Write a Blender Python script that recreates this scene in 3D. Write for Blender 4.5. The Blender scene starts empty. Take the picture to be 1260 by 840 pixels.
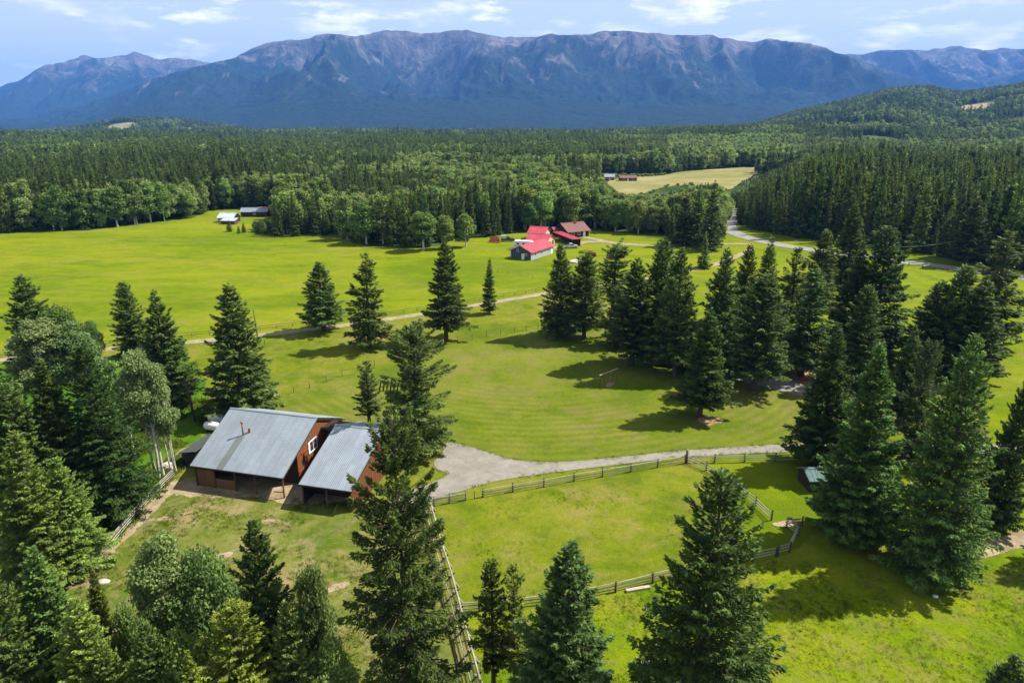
import bpy, math, random
import numpy as np
from mathutils import Vector, Matrix

# ------------------------------------------------------------------ camera, light
scene = bpy.context.scene
col = scene.collection
PITCH = math.radians(17.94); CAM_H = 45.0; FPX = 840.0
cam_d = bpy.data.cameras.new("camera"); cam = bpy.data.objects.new("camera", cam_d); col.objects.link(cam)
cam.location = (0, 0, CAM_H); cam.rotation_euler = (math.pi / 2 - PITCH, 0, 0)
cam_d.sensor_width = 36; cam_d.lens = 24; cam_d.clip_start = 0.5; cam_d.clip_end = 60000
scene.camera = cam
SUN_AZ = math.atan2(0.953, 0.30); SUN_EL = math.radians(51)
sun_dir = Vector((math.sin(SUN_AZ) * math.cos(SUN_EL), math.cos(SUN_AZ) * math.cos(SUN_EL), math.sin(SUN_EL)))
sd = bpy.data.lights.new("sun", 'SUN'); sd.energy = 5.0; sd.angle = math.radians(0.5); sd.color = (1, 0.955, 0.87)
sun = bpy.data.objects.new("sun", sd); col.objects.link(sun)
sun.rotation_euler = (-sun_dir).to_track_quat('-Z', 'Y').to_euler(); sun.location = (0, 0, 2500)

world = bpy.data.worlds.new("World"); scene.world = world; world.use_nodes = True
def build_world():
    nt = world.node_tree; n = nt.nodes; l = nt.links; n.clear()
    out = n.new('ShaderNodeOutputWorld'); bg = n.new('ShaderNodeBackground')
    sky = n.new('ShaderNodeTexSky'); sky.sky_type = 'NISHITA'; sky.sun_disc = False
    sky.sun_elevation = SUN_EL; sky.sun_rotation = SUN_AZ
    sky.altitude = 900; sky.air_density = 1.0; sky.dust_density = 2.5; sky.ozone_density = 1.0
    bg.inputs['Strength'].default_value = 0.05
    tc = n.new('ShaderNodeTexCoord'); sx = n.new('ShaderNodeSeparateXYZ'); l.new(tc.outputs['Generated'], sx.inputs[0])
    # a thin veil over the whole sky, thicker to the horizon, and soft heaped clouds in it
    mp = n.new('ShaderNodeMapping'); mp.inputs['Scale'].default_value = (3.6, 3.6, 15.0); mp.inputs['Location'].default_value = (1.7, .4, .35); l.new(tc.outputs['Generated'], mp.inputs[0])
    n1 = n.new('ShaderNodeTexNoise'); n1.inputs['Scale'].default_value = 2.6; n1.inputs['Detail'].default_value = 9
    n1.inputs['Roughness'].default_value = 0.58; n1.inputs['Distortion'].default_value = 0.15; l.new(mp.outputs[0], n1.inputs['Vector'])
    r1 = n.new('ShaderNodeValToRGB'); r1.color_ramp.elements[0].position = 0.50; r1.color_ramp.elements[1].position = 0.64
    l.new(n1.outputs['Fac'], r1.inputs[0])
    mp2 = n.new('ShaderNodeMapping'); mp2.inputs['Scale'].default_value = (3.6, 3.6, 15.0); mp2.inputs['Location'].default_value = (1.7, .4, .10); l.new(tc.outputs['Generated'], mp2.inputs[0])
    n2 = n.new('ShaderNodeTexNoise'); n2.inputs['Scale'].default_value = 2.8; n2.inputs['Detail'].default_value = 7
    l.new(mp2.outputs[0], n2.inputs['Vector'])
    r2 = n.new('ShaderNodeValToRGB'); r2.color_ramp.elements[0].position = 0.38; r2.color_ramp.elements[1].position = 0.66
    r2.color_ramp.elements[0].color = (10.5, 11.0, 11.8, 1); r2.color_ramp.elements[1].color = (23, 22.2, 20.5, 1)
    l.new(n2.outputs['Fac'], r2.inputs[0])
    ve = n.new('ShaderNodeMapRange'); ve.inputs['From Min'].default_value = 0.0; ve.inputs['From Max'].default_value = 0.6; ve.inputs['To Min'].default_value = .78; ve.inputs['To Max'].default_value = .12
    l.new(sx.outputs['Z'], ve.inputs['Value'])
    mixv = n.new('ShaderNodeMix'); mixv.data_type = 'RGBA'; mixv.inputs['B'].default_value = (12.4, 14.0, 14.2, 1)
    l.new(ve.outputs[0], mixv.inputs['Factor']); l.new(sky.outputs[0], mixv.inputs['A'])
    mul = n.new('ShaderNodeMath'); mul.operation = 'MULTIPLY'; mul.inputs[1].default_value = 0.9; l.new(r1.outputs[0], mul.inputs[0])
    mix = n.new('ShaderNodeMix'); mix.data_type = 'RGBA'
    l.new(mul.outputs[0], mix.inputs['Factor']); l.new(mixv.outputs['Result'], mix.inputs['A']); l.new(r2.outputs[0], mix.inputs['B'])
    l.new(mix.outputs['Result'], bg.inputs['Color']); l.new(bg.outputs[0], out.inputs[0])
build_world()
vs = scene.view_settings
vs.view_transform = 'Standard'; vs.look = 'None'; vs.exposure = 0.92; vs.gamma = 1; vs.use_curve_mapping = False
cy = scene.cycles
cy.max_bounces = 6; cy.diffuse_bounces = 2; cy.glossy_bounces = 2; cy.transmission_bounces = 3; cy.volume_bounces = 0
cy.transparent_max_bounces = 6; cy.use_denoising = True
try: cy.denoiser = 'OPENIMAGEDENOISE'
except Exception: pass
scene.render.threads_mode = 'AUTO'

# ------------------------------------------------------------------ helpers
rnd = random.Random(7)
CP, SP = math.cos(PITCH), math.sin(PITCH)
def ray(px, py):
    a = (px - 630) / FPX; b = -(py - 420) / FPX
    return Vector((a, CP + b * SP, -SP + b * CP))
def G(px, py, z=0.0):                                   # where a sight line meets height z
    d = ray(px, py); k = (z - CAM_H) / d.z
    return Vector((d.x * k, d.y * k, z))
def depth_of(p): return p.y * CP + (CAM_H - p.z) * SP
def height_at(p, py):                                   # height above ground point p that shows at row py
    d = ray(630, py); return CAM_H + d.z / d.y * p.y - p.z

class Noise2:
    def __init__(s, seed): s.g = np.random.default_rng(seed).random((256, 256))
    def __call__(s, x, y):
        x = np.asarray(x, float); y = np.asarray(y, float)
        xi = np.floor(x).astype(int); yi = np.floor(y).astype(int); u = x - xi; v = y - yi
        u = u * u * u * (u * (u * 6 - 15) + 10); v = v * v * v * (v * (v * 6 - 15) + 10); g = s.g
        a = g[xi & 255, yi & 255]; b = g[(xi + 1) & 255, yi & 255]; c = g[xi & 255, (yi + 1) & 255]; d = g[(xi + 1) & 255, (yi + 1) & 255]
        return (a * (1 - u) + b * u) * (1 - v) + (c * (1 - u) + d * u) * v
    def fbm(s, x, y, o=5, gain=.5):
        t = 0; a = 1; n = 0
        for i in range(o): t = t + a * s(x * 2 ** i + 17.3 * i, y * 2 ** i + 9.1 * i); n += a; a *= gain
        return t / n
    def ridge(s, x, y, o=5, gain=.5):
        t = 0; a = 1; n = 0
        for i in range(o): t = t + a * (1 - np.abs(2 * s(x * 2 ** i + 5.7 * i, y * 2 ** i + 3.3 * i) - 1)); n += a; a *= gain
        return t / n
def smooth(a, b, x):
    t = np.clip((x - a) / (b - a), 0, 1); return t * t * (3 - 2 * t)

def np_mesh(name, V, F, mats, tint=None, smooth_shade=False, fmat=None):
    """V (n,3), F (m,k) with constant k"""
    me = bpy.data.meshes.new(name); V = np.asarray(V, np.float32); F = np.asarray(F, np.int32)
    k = F.shape[1]
    me.vertices.add(len(V)); me.vertices.foreach_set('co', V.ravel())
    me.loops.add(F.size); me.loops.foreach_set('vertex_index', F.ravel())
    me.polygons.add(len(F)); me.polygons.foreach_set('loop_start', np.arange(0, F.size, k, dtype=np.int32))
    try: me.polygons.foreach_set('loop_total', np.full(len(F), k, np.int32))
    except Exception: pass
    if fmat is not None: me.polygons.foreach_set('material_index', np.asarray(fmat, np.int32))
    me.update(calc_edges=True)
    if smooth_shade: me.polygons.foreach_set('use_smooth', np.ones(len(F), bool))
    if tint is not None:
        tint = np.repeat(np.asarray(tint), len(V) // len(tint))
        a = me.attributes.new('tint', 'FLOAT', 'POINT'); a.data.foreach_set('value', np.asarray(tint, np.float32))
    for m in (mats if isinstance(mats, (list, tuple)) else [mats]): me.materials.append(m)
    return me

class MB:
    """collects shapes for ONE mesh"""
    def __init__(s): s.v = []; s.f = []
    def add(s, vs, fs):
        o = len(s.v); s.v += [tuple(v) for v in vs]; s.f += [tuple(i + o for i in f) for f in fs]; return s
    def box(s, x0, y0, z0, x1, y1, z1):
        return s.add([(x0, y0, z0), (x1, y0, z0), (x1, y1, z0), (x0, y1, z0), (x0, y0, z1), (x1, y0, z1), (x1, y1, z1), (x0, y1, z1)],
                     [(0, 3, 2, 1), (4, 5, 6, 7), (0, 1, 5, 4), (1, 2, 6, 5), (2, 3, 7, 6), (3, 0, 4, 7)])
    def tube(s, a, b, r0, r1=None, n=8, cap=True):
        a = Vector(a); b = Vector(b); r1 = r0 if r1 is None else r1
        d = (b - a).normalized(); q = Vector((0, 0, 1)) if abs(d.z) < .9 else Vector((1, 0, 0))
        x = d.cross(q).normalized(); y = d.cross(x)
        vs = []
        for p, r in ((a, r0), (b, r1)):
            for i in range(n):
                t = 2 * math.pi * i / n; vs.append(p + x * (r * math.cos(t)) + y * (r * math.sin(t)))
        fs = [(i, (i + 1) % n, n + (i + 1) % n, n + i) for i in range(n)]
        if cap: fs += [tuple(range(n - 1, -1, -1)), tuple(range(n, 2 * n))]
        return s.add(vs, fs)
    def beam(s, a, b, w, h):
        a = Vector(a); b = Vector(b); d = (b - a).normalized(); q = Vector((0, 0, 1)) if abs(d.z) < .95 else Vector((0, 1, 0))
        x = d.cross(q).normalized() * w / 2; y = x.cross(d).normalized() * h / 2
        vs = [a - x - y, a + x - y, a + x + y, a - x + y, b - x - y, b + x - y, b + x + y, b - x + y]
        return s.add(vs, [(0, 3, 2, 1), (4, 5, 6, 7), (0, 1, 5, 4), (1, 2, 6, 5), (2, 3, 7, 6), (3, 0, 4, 7)])
    def prism(s, prof, y0, y1):                         # profile in xz, pulled along y
        n = len(prof); vs = [(x, y0, z) for x, z in prof] + [(x, y1, z) for x, z in prof]
        fs = [tuple(range(n)), tuple(range(2 * n - 1, n - 1, -1))] + [(i, n + i, n + (i + 1) % n, (i + 1) % n) for i in range(n)]
        return s.add(vs, fs)
    def mesh(s, name, mat, smooth_shade=False):
        me = bpy.data.meshes.new(name); me.from_pydata(s.v, [], s.f); me.materials.append(mat); me.update()
        if smooth_shade:
            for p in me.polygons: p.use_smooth = True
        return me
    def build(s, name, mat, parent=None, loc=None, smooth_shade=False, label=None):
        return link(name, s.mesh(name, mat, smooth_shade), parent, loc, label)
def link(name, me, parent=None, loc=None, label=None):
    o = bpy.data.objects.new(name, me); col.objects.link(o)
    if parent is not None: o.parent = parent
    if loc is not None: o.location = loc
    if label: o['label'] = label
    return o
def tag(o, label=None, cat=None, group=None, kind=None):
    if label: o['label'] = label
    if cat: o['category'] = cat
    if group: o['group'] = group
    if kind: o['kind'] = kind
    return o
def empty(name, loc, rz=0.0, label=None, cat=None, group=None):
    o = bpy.data.objects.new(name, None); col.objects.link(o); o.location = loc; o.rotation_euler = (0, 0, rz)
    o.empty_display_size = 0.3
    return tag(o, label, cat, group)
def bevel(o, w=.02, seg=2):
    m = o.modifiers.new('bevel', 'BEVEL'); m.width = w; m.segments = seg; m.limit_method = 'ANGLE'; return o

# ------------------------------------------------------------------ materials
def new_mat(name):
    m = bpy.data.materials.new(name); m.use_nodes = True; nt = m.node_tree
    return m, nt, nt.nodes, nt.links, nt.nodes['Principled BSDF']
def ramp(n, stops):
    r = n.new('ShaderNodeValToRGB'); e = r.color_ramp.elements
    while len(e) < len(stops): e.new(0.5)
    for i, (p, c) in enumerate(stops): e[i].position = p; e[i].color = (*c, 1) if len(c) == 3 else c
    return r
def noise(n, l, vec, scale, detail=4, rough=.55, dist=0):
    t = n.new('ShaderNodeTexNoise'); t.inputs['Scale'].default_value = scale; t.inputs['Detail'].default_value = detail
    t.inputs['Roughness'].default_value = rough; t.inputs['Distortion'].default_value = dist
    if vec is not None: l.new(vec, t.inputs['Vector'])
    return t
def mixc(n, l, fac, a, b, mode='MIX'):
    m = n.new('ShaderNodeMix'); m.data_type = 'RGBA'; m.blend_type = mode
    for key, v in (('Factor', fac), ('A', a), ('B', b)):
        if hasattr(v, 'is_output'): l.new(v, m.inputs[key])
        elif key == 'Factor': m.inputs[key].default_value = v
        else: m.inputs[key].default_value = (*v, 1)
    return m.outputs['Result']
def mathn(n, l, op, a, b=None, clamp=False):
    m = n.new('ShaderNodeMath'); m.operation = op; m.use_clamp = clamp
    for i, v in enumerate((a, b)):
        if v is None: continue
        if hasattr(v, 'is_output'): l.new(v, m.inputs[i])
        else: m.inputs[i].default_value = v
    return m.outputs[0]
def maprange(n, l, v, a, b):
    m = n.new('ShaderNodeMapRange'); m.inputs['From Min'].default_value = a; m.inputs['From Max'].default_value = b
    l.new(v, m.inputs['Value']); return m.outputs['Result']
def bump(n, l, p, h, strength, dist):
    b = n.new('ShaderNodeBump'); b.inputs['Strength'].default_value = strength; b.inputs['Distance'].default_value = dist
    l.new(h, b.inputs['Height']); l.new(b.outputs[0], p.inputs['Normal'])

def solid(name, c, rough=.6, var=.25, scale=3.0, metal=0.0, spec=.3, bmp=0.0, stretch=None):
    m, nt, n, l, p = new_mat(name); tc = n.new('ShaderNodeTexCoord'); v = tc.outputs['Object']
    if stretch:
        mp = n.new('ShaderNodeMapping'); mp.inputs['Scale'].default_value = stretch; l.new(v, mp.inputs[0]); v = mp.outputs[0]
    t = noise(n, l, v, scale, 5, .6)
    r = ramp(n, [(.25, tuple(x * (1 - var) for x in c)), (.75, tuple(min(1, x * (1 + var)) for x in c))]); l.new(t.outputs['Fac'], r.inputs[0])
    oi = n.new('ShaderNodeObjectInfo'); k = n.new('ShaderNodeMapRange'); k.inputs['To Min'].default_value = 1 - var * .4; k.inputs['To Max'].default_value = 1 + var * .4
    l.new(oi.outputs['Random'], k.inputs['Value'])
    hsv = n.new('ShaderNodeHueSaturation'); l.new(r.outputs[0], hsv.inputs['Color']); l.new(k.outputs[0], hsv.inputs['Value'])
    l.new(hsv.outputs[0], p.inputs['Base Color']); p.inputs['Roughness'].default_value = rough; p.inputs['Metallic'].default_value = metal
    p.inputs['Specular IOR Level'].default_value = spec
    if bmp: bump(n, l, p, t.outputs['Fac'], .6, bmp)
    return m
M = {}
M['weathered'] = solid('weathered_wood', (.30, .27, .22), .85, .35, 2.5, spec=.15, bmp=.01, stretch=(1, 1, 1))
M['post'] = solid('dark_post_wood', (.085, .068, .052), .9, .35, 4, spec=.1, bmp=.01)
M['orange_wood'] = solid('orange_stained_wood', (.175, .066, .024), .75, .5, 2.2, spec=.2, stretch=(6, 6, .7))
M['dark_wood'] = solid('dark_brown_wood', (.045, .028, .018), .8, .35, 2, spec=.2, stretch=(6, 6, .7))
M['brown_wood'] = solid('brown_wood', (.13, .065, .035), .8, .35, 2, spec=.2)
M['osb'] = solid('chipboard', (.20, .115, .055), .8, .4, 14, spec=.15)
M['black'] = solid('black_paint', (.015, .016, .018), .5, .3, 3)
M['white'] = solid('white_paint', (.78, .79, .80), .4, .06, 2)
M['glass'] = solid('window_glass', (.03, .045, .06), .08, .2, 2, spec=.6)
M['red_metal'] = solid('red_roof_metal', (.40, .055, .075), .42, .28, .45, spec=.4)
M['brown_shingle'] = solid('brown_shingle', (.17, .085, .07), .85, .3, 2.5)
M['slate_blue'] = solid('slate_blue_siding', (.045, .07, .10), .6, .2, 1.2, stretch=(1, 1, 8))
M['grey_siding'] = solid('pale_grey_siding', (.36, .37, .42), .6, .15, 1.2, stretch=(1, 1, 8))
M['cream'] = solid('cream_wall', (.55, .45, .27), .7, .2, 1)
M['teal_metal'] = solid('pale_teal_roof_metal', (.10, .17, .165), .7, .3, 1.0, spec=.2)
M['rust'] = solid('rusty_metal', (.26, .09, .035), .75, .45, 3)
M['rubber'] = solid('rubber', (.02, .02, .02), .8, .2, 3)
M['silver'] = solid('silver_paint', (.50, .54, .58), .3, .08, 1, metal=.3, spec=.5)
M['dark_paint'] = solid('dark_car_paint', (.03, .04, .06), .25, .1, 1, spec=.6)
M['green_paint'] = solid('green_paint', (.05, .25, .08), .4, .1, 1)
M['orange_paint'] = solid('orange_machine_paint', (.55, .15, .03), .45, .25, 2)
M['tarp'] = solid('blue_tarp', (.02, .06, .16), .5, .3, 1.5, spec=.4)
M['rock'] = solid('pale_rock', (.48, .44, .38), .9, .3, 2.2, bmp=.05)
M['log'] = solid('pale_log', (.42, .35, .26), .85, .3, 3)
M['wire'] = solid('wire_metal', (.30, .30, .30), .5, .1, 2, metal=.6)
M['red_wood'] = solid('red_wood', (.30, .045, .02), .7, .25, 2)
M['bark'] = solid('grey_brown_bark', (.085, .062, .045), .95, .4, 5, spec=.1, bmp=.03, stretch=(1, 1, .25))

def roof_sheet_mat(name, c, streak):
    m, nt, n, l, p = new_mat(name); tc = n.new('ShaderNodeTexCoord')
    gm = n.new('ShaderNodeNewGeometry')
    a = noise(n, l, gm.outputs['Position'], .35, 6, .65); b = noise(n, l, gm.outputs['Position'], 3.0, 5, .7)
    r = ramp(n, [(.3, tuple(x * .86 for x in c)), (.7, tuple(x * 1.08 for x in c))]); l.new(a.outputs['Fac'], r.inputs[0])
    cc = mixc(n, l, maprange(n, l, b.outputs['Fac'], .56, .75), r.outputs[0], streak)
    rs = noise(n, l, gm.outputs['Position'], 1.1, 7, .75, .8); cc = mixc(n, l, mathn(n, l, 'MULTIPLY', maprange(n, l, rs.outputs['Fac'], .60, .78), .45), cc, (.15, .12, .095))
    oi = n.new('ShaderNodeObjectInfo'); k = n.new('ShaderNodeMapRange'); k.inputs['To Min'].default_value = .93; k.inputs['To Max'].default_value = 1.06
    l.new(oi.outputs['Random'], k.inputs['Value']); h = n.new('ShaderNodeHueSaturation'); l.new(cc, h.inputs['Color']); l.new(k.outputs[0], h.inputs['Value'])
    l.new(h.outputs[0], p.inputs['Base Color']); p.inputs['Metallic'].default_value = .55
    l.new(maprange(n, l, b.outputs['Fac'], -1.0, 1.3), p.inputs['Roughness'])
    return m
M['galv'] = roof_sheet_mat('galvanised_roof_sheet', (.285, .325, .365), (.245, .285, .325))
M['galv_stain'] = roof_sheet_mat('stained_roof_sheet', (.17, .19, .18), (.13, .135, .12))

def leaf_mat(name, c0, c1, trans=.25, hue_var=.03, val_var=.45, up=False):
    m, nt, n, l, p = new_mat(name)
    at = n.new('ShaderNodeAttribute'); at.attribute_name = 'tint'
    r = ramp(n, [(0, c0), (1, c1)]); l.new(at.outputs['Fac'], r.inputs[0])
    oi = n.new('ShaderNodeObjectInfo')
    h = n.new('ShaderNodeHueSaturation')
    mr = n.new('ShaderNodeMapRange'); mr.inputs['To Min'].default_value = .5 - hue_var; mr.inputs['To Max'].default_value = .5 + hue_var; l.new(oi.outputs['Random'], mr.inputs['Value'])
    f2 = mathn(n, l, 'FRACT', mathn(n, l, 'MULTIPLY', oi.outputs['Random'], 7.31))
    mv = n.new('ShaderNodeMapRange'); mv.inputs['To Min'].default_value = 1 - val_var; mv.inputs['To Max'].default_value = 1 + val_var; l.new(f2, mv.inputs['Value'])
    l.new(mr.outputs[0], h.inputs['Hue']); l.new(mv.outputs[0], h.inputs['Value']); l.new(r.outputs[0], h.inputs['Color'])
    c = mixc(n, l, 1.0, h.outputs[0], oi.outputs['Color'], 'MULTIPLY')
    l.new(c, p.inputs['Base Color']); p.inputs['Roughness'].default_value = .55; p.inputs['Specular IOR Level'].default_value = .10
    tr = n.new('ShaderNodeBsdfTranslucent'); l.new(c, tr.inputs['Color'])
    if up:                                               # upright blades catch the light like the sward they stand in
        cz = n.new('ShaderNodeCombineXYZ'); cz.inputs[2].default_value = 1; l.new(cz.outputs[0], p.inputs['Normal'])
    ms = n.new('ShaderNodeMixShader'); ms.inputs[0].default_value = trans
    l.new(p.outputs[0], ms.inputs[1]); l.new(tr.outputs[0], ms.inputs[2]); l.new(ms.outputs[0], n['Material Output'].inputs['Surface'])
    return m
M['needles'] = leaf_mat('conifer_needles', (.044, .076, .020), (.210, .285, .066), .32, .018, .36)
M['leaves'] = leaf_mat('broad_leaves', (.120, .178, .040), (.29, .375, .100), .40, .02, .25)
M['grass_blade'] = leaf_mat('grass_blades', (.100, .165, .006), (.175, .230, .012), .3, .015, .15, True)

def bark_white():
    m, nt, n, l, p = new_mat('white_aspen_bark'); tc = n.new('ShaderNodeTexCoord')
    mp = n.new('ShaderNodeMapping'); mp.inputs['Scale'].default_value = (1, 1, .6); l.new(tc.outputs['Object'], mp.inputs[0])
    t = noise(n, l, mp.outputs[0], 4, 5, .7)
    r = ramp(n, [(.36, (.10, .085, .07)), (.48, (.46, .43, .37)), (.8, (.58, .55, .48))]); l.new(t.outputs['Fac'], r.inputs[0])
    l.new(r.outputs[0], p.inputs['Base Color']); p.inputs['Roughness'].default_value = .8; return m
M['bark_white'] = bark_white()

def grass_mat(name, cols, big=.02, mid=.12, fine=1.2, stripes=None, dry=None, bumpd=.10, rot=0.0, stretch=1.0, dark=None):
    """cols: dark, mid, light grass; dry: straw colour patches"""
    m, nt, n, l, p = new_mat(name); gm = n.new('ShaderNodeNewGeometry')
    mp = n.new('ShaderNodeMapping'); mp.inputs['Rotation'].default_value = (0, 0, rot); mp.inputs['Scale'].default_value = (1, stretch, 1)
    l.new(gm.outputs['Position'], mp.inputs[0]); P = mp.outputs[0]
    a = noise(n, l, P, big, 5, .6, .4); b = noise(n, l, P, mid, 6, .62, .3); c = noise(n, l, gm.outputs['Position'], fine, 6, .7)
    s = mathn(n, l, 'ADD', mathn(n, l, 'MULTIPLY', a.outputs['Fac'], .45), mathn(n, l, 'ADD', mathn(n, l, 'MULTIPLY', b.outputs['Fac'], .35), mathn(n, l, 'MULTIPLY', c.outputs['Fac'], .20)))
    r = ramp(n, [(.43, cols[0]), (.5, cols[1]), (.57, cols[2])]); l.new(s, r.inputs[0]); out = r.outputs[0]
    if dry:
        d = noise(n, l, P, mid * 1.7, 7, .66, .6); d2 = noise(n, l, P, big * 1.9, 3, .5)
        f = mathn(n, l, 'MULTIPLY', maprange(n, l, d.outputs['Fac'], .46, .62), maprange(n, l, d2.outputs['Fac'], .40, .58), True)
        out = mixc(n, l, mathn(n, l, 'MULTIPLY', f, dry[1]), out, dry[0])
    if dark:                                             # denser, darker tussocks
        q = noise(n, l, P, mid * 2.6, 7, .68, .8); q2 = noise(n, l, P, big * 3.1, 3, .5)
        f = mathn(n, l, 'MULTIPLY', maprange(n, l, q.outputs['Fac'], .50, .62), maprange(n, l, q2.outputs['Fac'], .40, .60), True)
        out = mixc(n, l, mathn(n, l, 'MULTIPLY', f, dark[1]), out, dark[0])
    if stripes:
        cx, cyy, w, amt = stripes
        vm = n.new('ShaderNodeVectorMath'); vm.operation = 'DISTANCE'; vm.inputs[1].default_value = (cx, cyy, 0); l.new(gm.outputs['Position'], vm.inputs[0])
        ds = mathn(n, l, 'ADD', vm.outputs['Value'], mathn(n, l, 'MULTIPLY', b.outputs['Fac'], 1.6))
        sn = mathn(n, l, 'SINE', mathn(n, l, 'MULTIPLY', ds, 2 * math.pi / w))
        sy = n.new('ShaderNodeSeparateXYZ'); l.new(gm.outputs['Position'], sy.inputs[0])
        fade = mathn(n, l, 'MULTIPLY', maprange(n, l, a.outputs['Fac'], .36, .56), maprange(n, l, sy.outputs['Y'], 118, 104), True)
        f = mathn(n, l, 'MULTIPLY', mathn(n, l, 'MULTIPLY', mathn(n, l, 'ADD', mathn(n, l, 'MULTIPLY', sn, .5), .5), amt), fade)
        out = mixc(n, l, f, out, tuple(x * .62 for x in cols[0]))
    fs = noise(n, l, gm.outputs['Position'], 4.5, 4, .75)
    hv = n.new('ShaderNodeHueSaturation'); k = n.new('ShaderNodeMapRange'); k.inputs['From Min'].default_value = .25; k.inputs['From Max'].default_value = .75
    k.inputs['To Min'].default_value = .72; k.inputs['To Max'].default_value = 1.25; l.new(fs.outputs['Fac'], k.inputs['Value']); l.new(k.outputs[0], hv.inputs['Value'])
    l.new(out, hv.inputs['Color'])
    l.new(hv.outputs[0], p.inputs['Base Color']); p.inputs['Roughness'].default_value = .9; p.inputs['Specular IOR Level'].default_value = .02
    hh = mathn(n, l, 'ADD', mathn(n, l, 'MULTIPLY', c.outputs['Fac'], 1.0), mathn(n, l, 'MULTIPLY', fs.outputs['Fac'], .5))
    bump(n, l, p, hh, .8, bumpd)
    return m
M['meadow'] = grass_mat('meadow_grass', ((.098, .145, .004), (.140, .184, .004), (.182, .206, .008)), .012, .05, .35, dry=((.20, .185, .035), .55), stretch=2.2, bumpd=.3, dark=((.075, .120, .005), .45))
M['paddock'] = grass_mat('paddock_grass', ((.080, .118, .005), (.126, .154, .008), (.168, .170, .020)), .04, .16, 1.0, dry=((.20, .165, .050), .75), dark=((.060, .100, .008), .5))
M['lush'] = grass_mat('lush_grass', ((.088, .145, .003), (.130, .182, .003), (.175, .205, .007)), .05, .25, 1.1, dry=((.18, .155, .045), .6), bumpd=.2, dark=((.070, .130, .004), .3))
M['lawn'] = grass_mat('mown_lawn', ((.080, .118, .007), (.116, .146, .011), (.152, .162, .024)), .03, .12, 1.3, stripes=(4, 140, 1.9, .30), dry=((.165, .140, .045), .75), bumpd=.04, dark=((.055, .095, .008), .4))
M['yard'] = grass_mat('barnyard_grass', ((.070, .105, .010), (.118, .138, .022), (.175, .165, .050)), .06, .22, 1.2, dry=((.25, .19, .10), .9), dark=((.050, .085, .008), .6))
M['wild'] = grass_mat('wild_grass', ((.036, .098, .005), (.064, .145, .006), (.105, .175, .010)), .04, .25, .9, bumpd=.4)
M['dryfield'] = grass_mat('pale_hay_field', ((.17, .17, .05), (.22, .20, .08), (.28, .25, .12)), .01, .03, .2)
M['forest_floor'] = grass_mat('forest_ground', ((.026, .044, .012), (.050, .074, .018), (.085, .105, .030)), .01, .04, .3)
def dirt(name, cols, scale=.5, fine=5, bd=.03, weeds=None):
    m, nt, n, l, p = new_mat(name); gm = n.new('ShaderNodeNewGeometry')
    a = noise(n, l, gm.outputs['Position'], scale, 7, .65, .3); b = noise(n, l, gm.outputs['Position'], fine, 4, .75)
    s = mathn(n, l, 'ADD', mathn(n, l, 'MULTIPLY', a.outputs['Fac'], .6), mathn(n, l, 'MULTIPLY', b.outputs['Fac'], .4))
    r = ramp(n, [(.40, cols[0]), (.5, cols[1]), (.60, cols[2])]); l.new(s, r.inputs[0]); out = r.outputs[0]
    if weeds:
        q = noise(n, l, gm.outputs['Position'], .22, 6, .7, 1.0); q2 = noise(n, l, gm.outputs['Position'], 1.6, 5, .75)
        f = mathn(n, l, 'MULTIPLY', maprange(n, l, q.outputs['Fac'], .50, .64), maprange(n, l, q2.outputs['Fac'], .46, .62), True)
        out = mixc(n, l, mathn(n, l, 'MULTIPLY', f, .75), out, weeds)
    l.new(out, p.inputs['Base Color'])
    p.inputs['Roughness'].default_value = .95; p.inputs['Specular IOR Level'].default_value = .1; bump(n, l, p, b.outputs['Fac'], .7, bd); return m
M['gravel'] = dirt('grey_gravel', ((.185, .168, .138), (.222, .205, .172), (.262, .242, .205)), weeds=(.165, .155, .09))
M['lane'] = dirt('sandy_lane', ((.19, .155, .09), (.265, .22, .14), (.335, .285, .20)), weeds=(.13, .135, .03))
M['asphalt'] = dirt('grey_road', ((.18, .175, .165), (.235, .225, .215), (.29, .28, .265)))
M['bare'] = dirt('bare_earth', ((.19, .14, .075), (.28, .215, .13), (.37, .30, .20)), .35, weeds=(.11, .13, .03))
M['clay'] = dirt('reddish_earth', ((.22, .13, .075), (.32, .20, .12), (.42, .29, .19)), .4)

# ------------------------------------------------------------------ terrain
N1 = Noise2(3); N2 = Noise2(11); N3 = Noise2(29)
HILL = np.array([(700, 160), (780, 157), (850, 149), (930, 141), (980, 128), (1050, 115), (1090, 106), (1140, 104), (1170, 110), (1195, 108), (1225, 104), (1262, 97), (1400, 88), (1700, 100)], float)
def hz(x, y):
    x = np.asarray(x, float); y = np.asarray(y, float); r = np.hypot(x, y); ys = np.maximum(y, 1.0)
    m = smooth(650, 1500, r)
    z = m * 40 * (N1.fbm(x / 800 + .3, y / 380, 4) - .49)
    t = x / ys / .951; px = 630 + FPX * t
    cz = 45 + (148 - np.interp(px, HILL[:, 0], HILL[:, 1])) / FPX * 2750 * 1.05 - 54
    front = smooth(900, 2750, y); back = 1 - .55 * smooth(2900, 4600, y)
    hill = np.maximum(cz, 0) * np.where(px > 690, 1, 0) * front ** 1.15 * back
    hill = hill * (1 + .22 * front * (1 - front) * 4 * (N2.fbm(x / 260, y / 260, 4) - .5))
    z = z * (1 - .6 * smooth(720, 900, px) * front) + np.where(y > 0, hill, 0)
    z = z - 26 * smooth(2300, 3100, r) * (1 - smooth(700, 850, px) * np.where(y > 0, 1, 0))
    z = z + 62 * np.exp(-((t + .53) / .13) ** 2 - ((y - 3000) / 330) ** 2) * np.where(y > 0, 1, 0)
    return z
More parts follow.
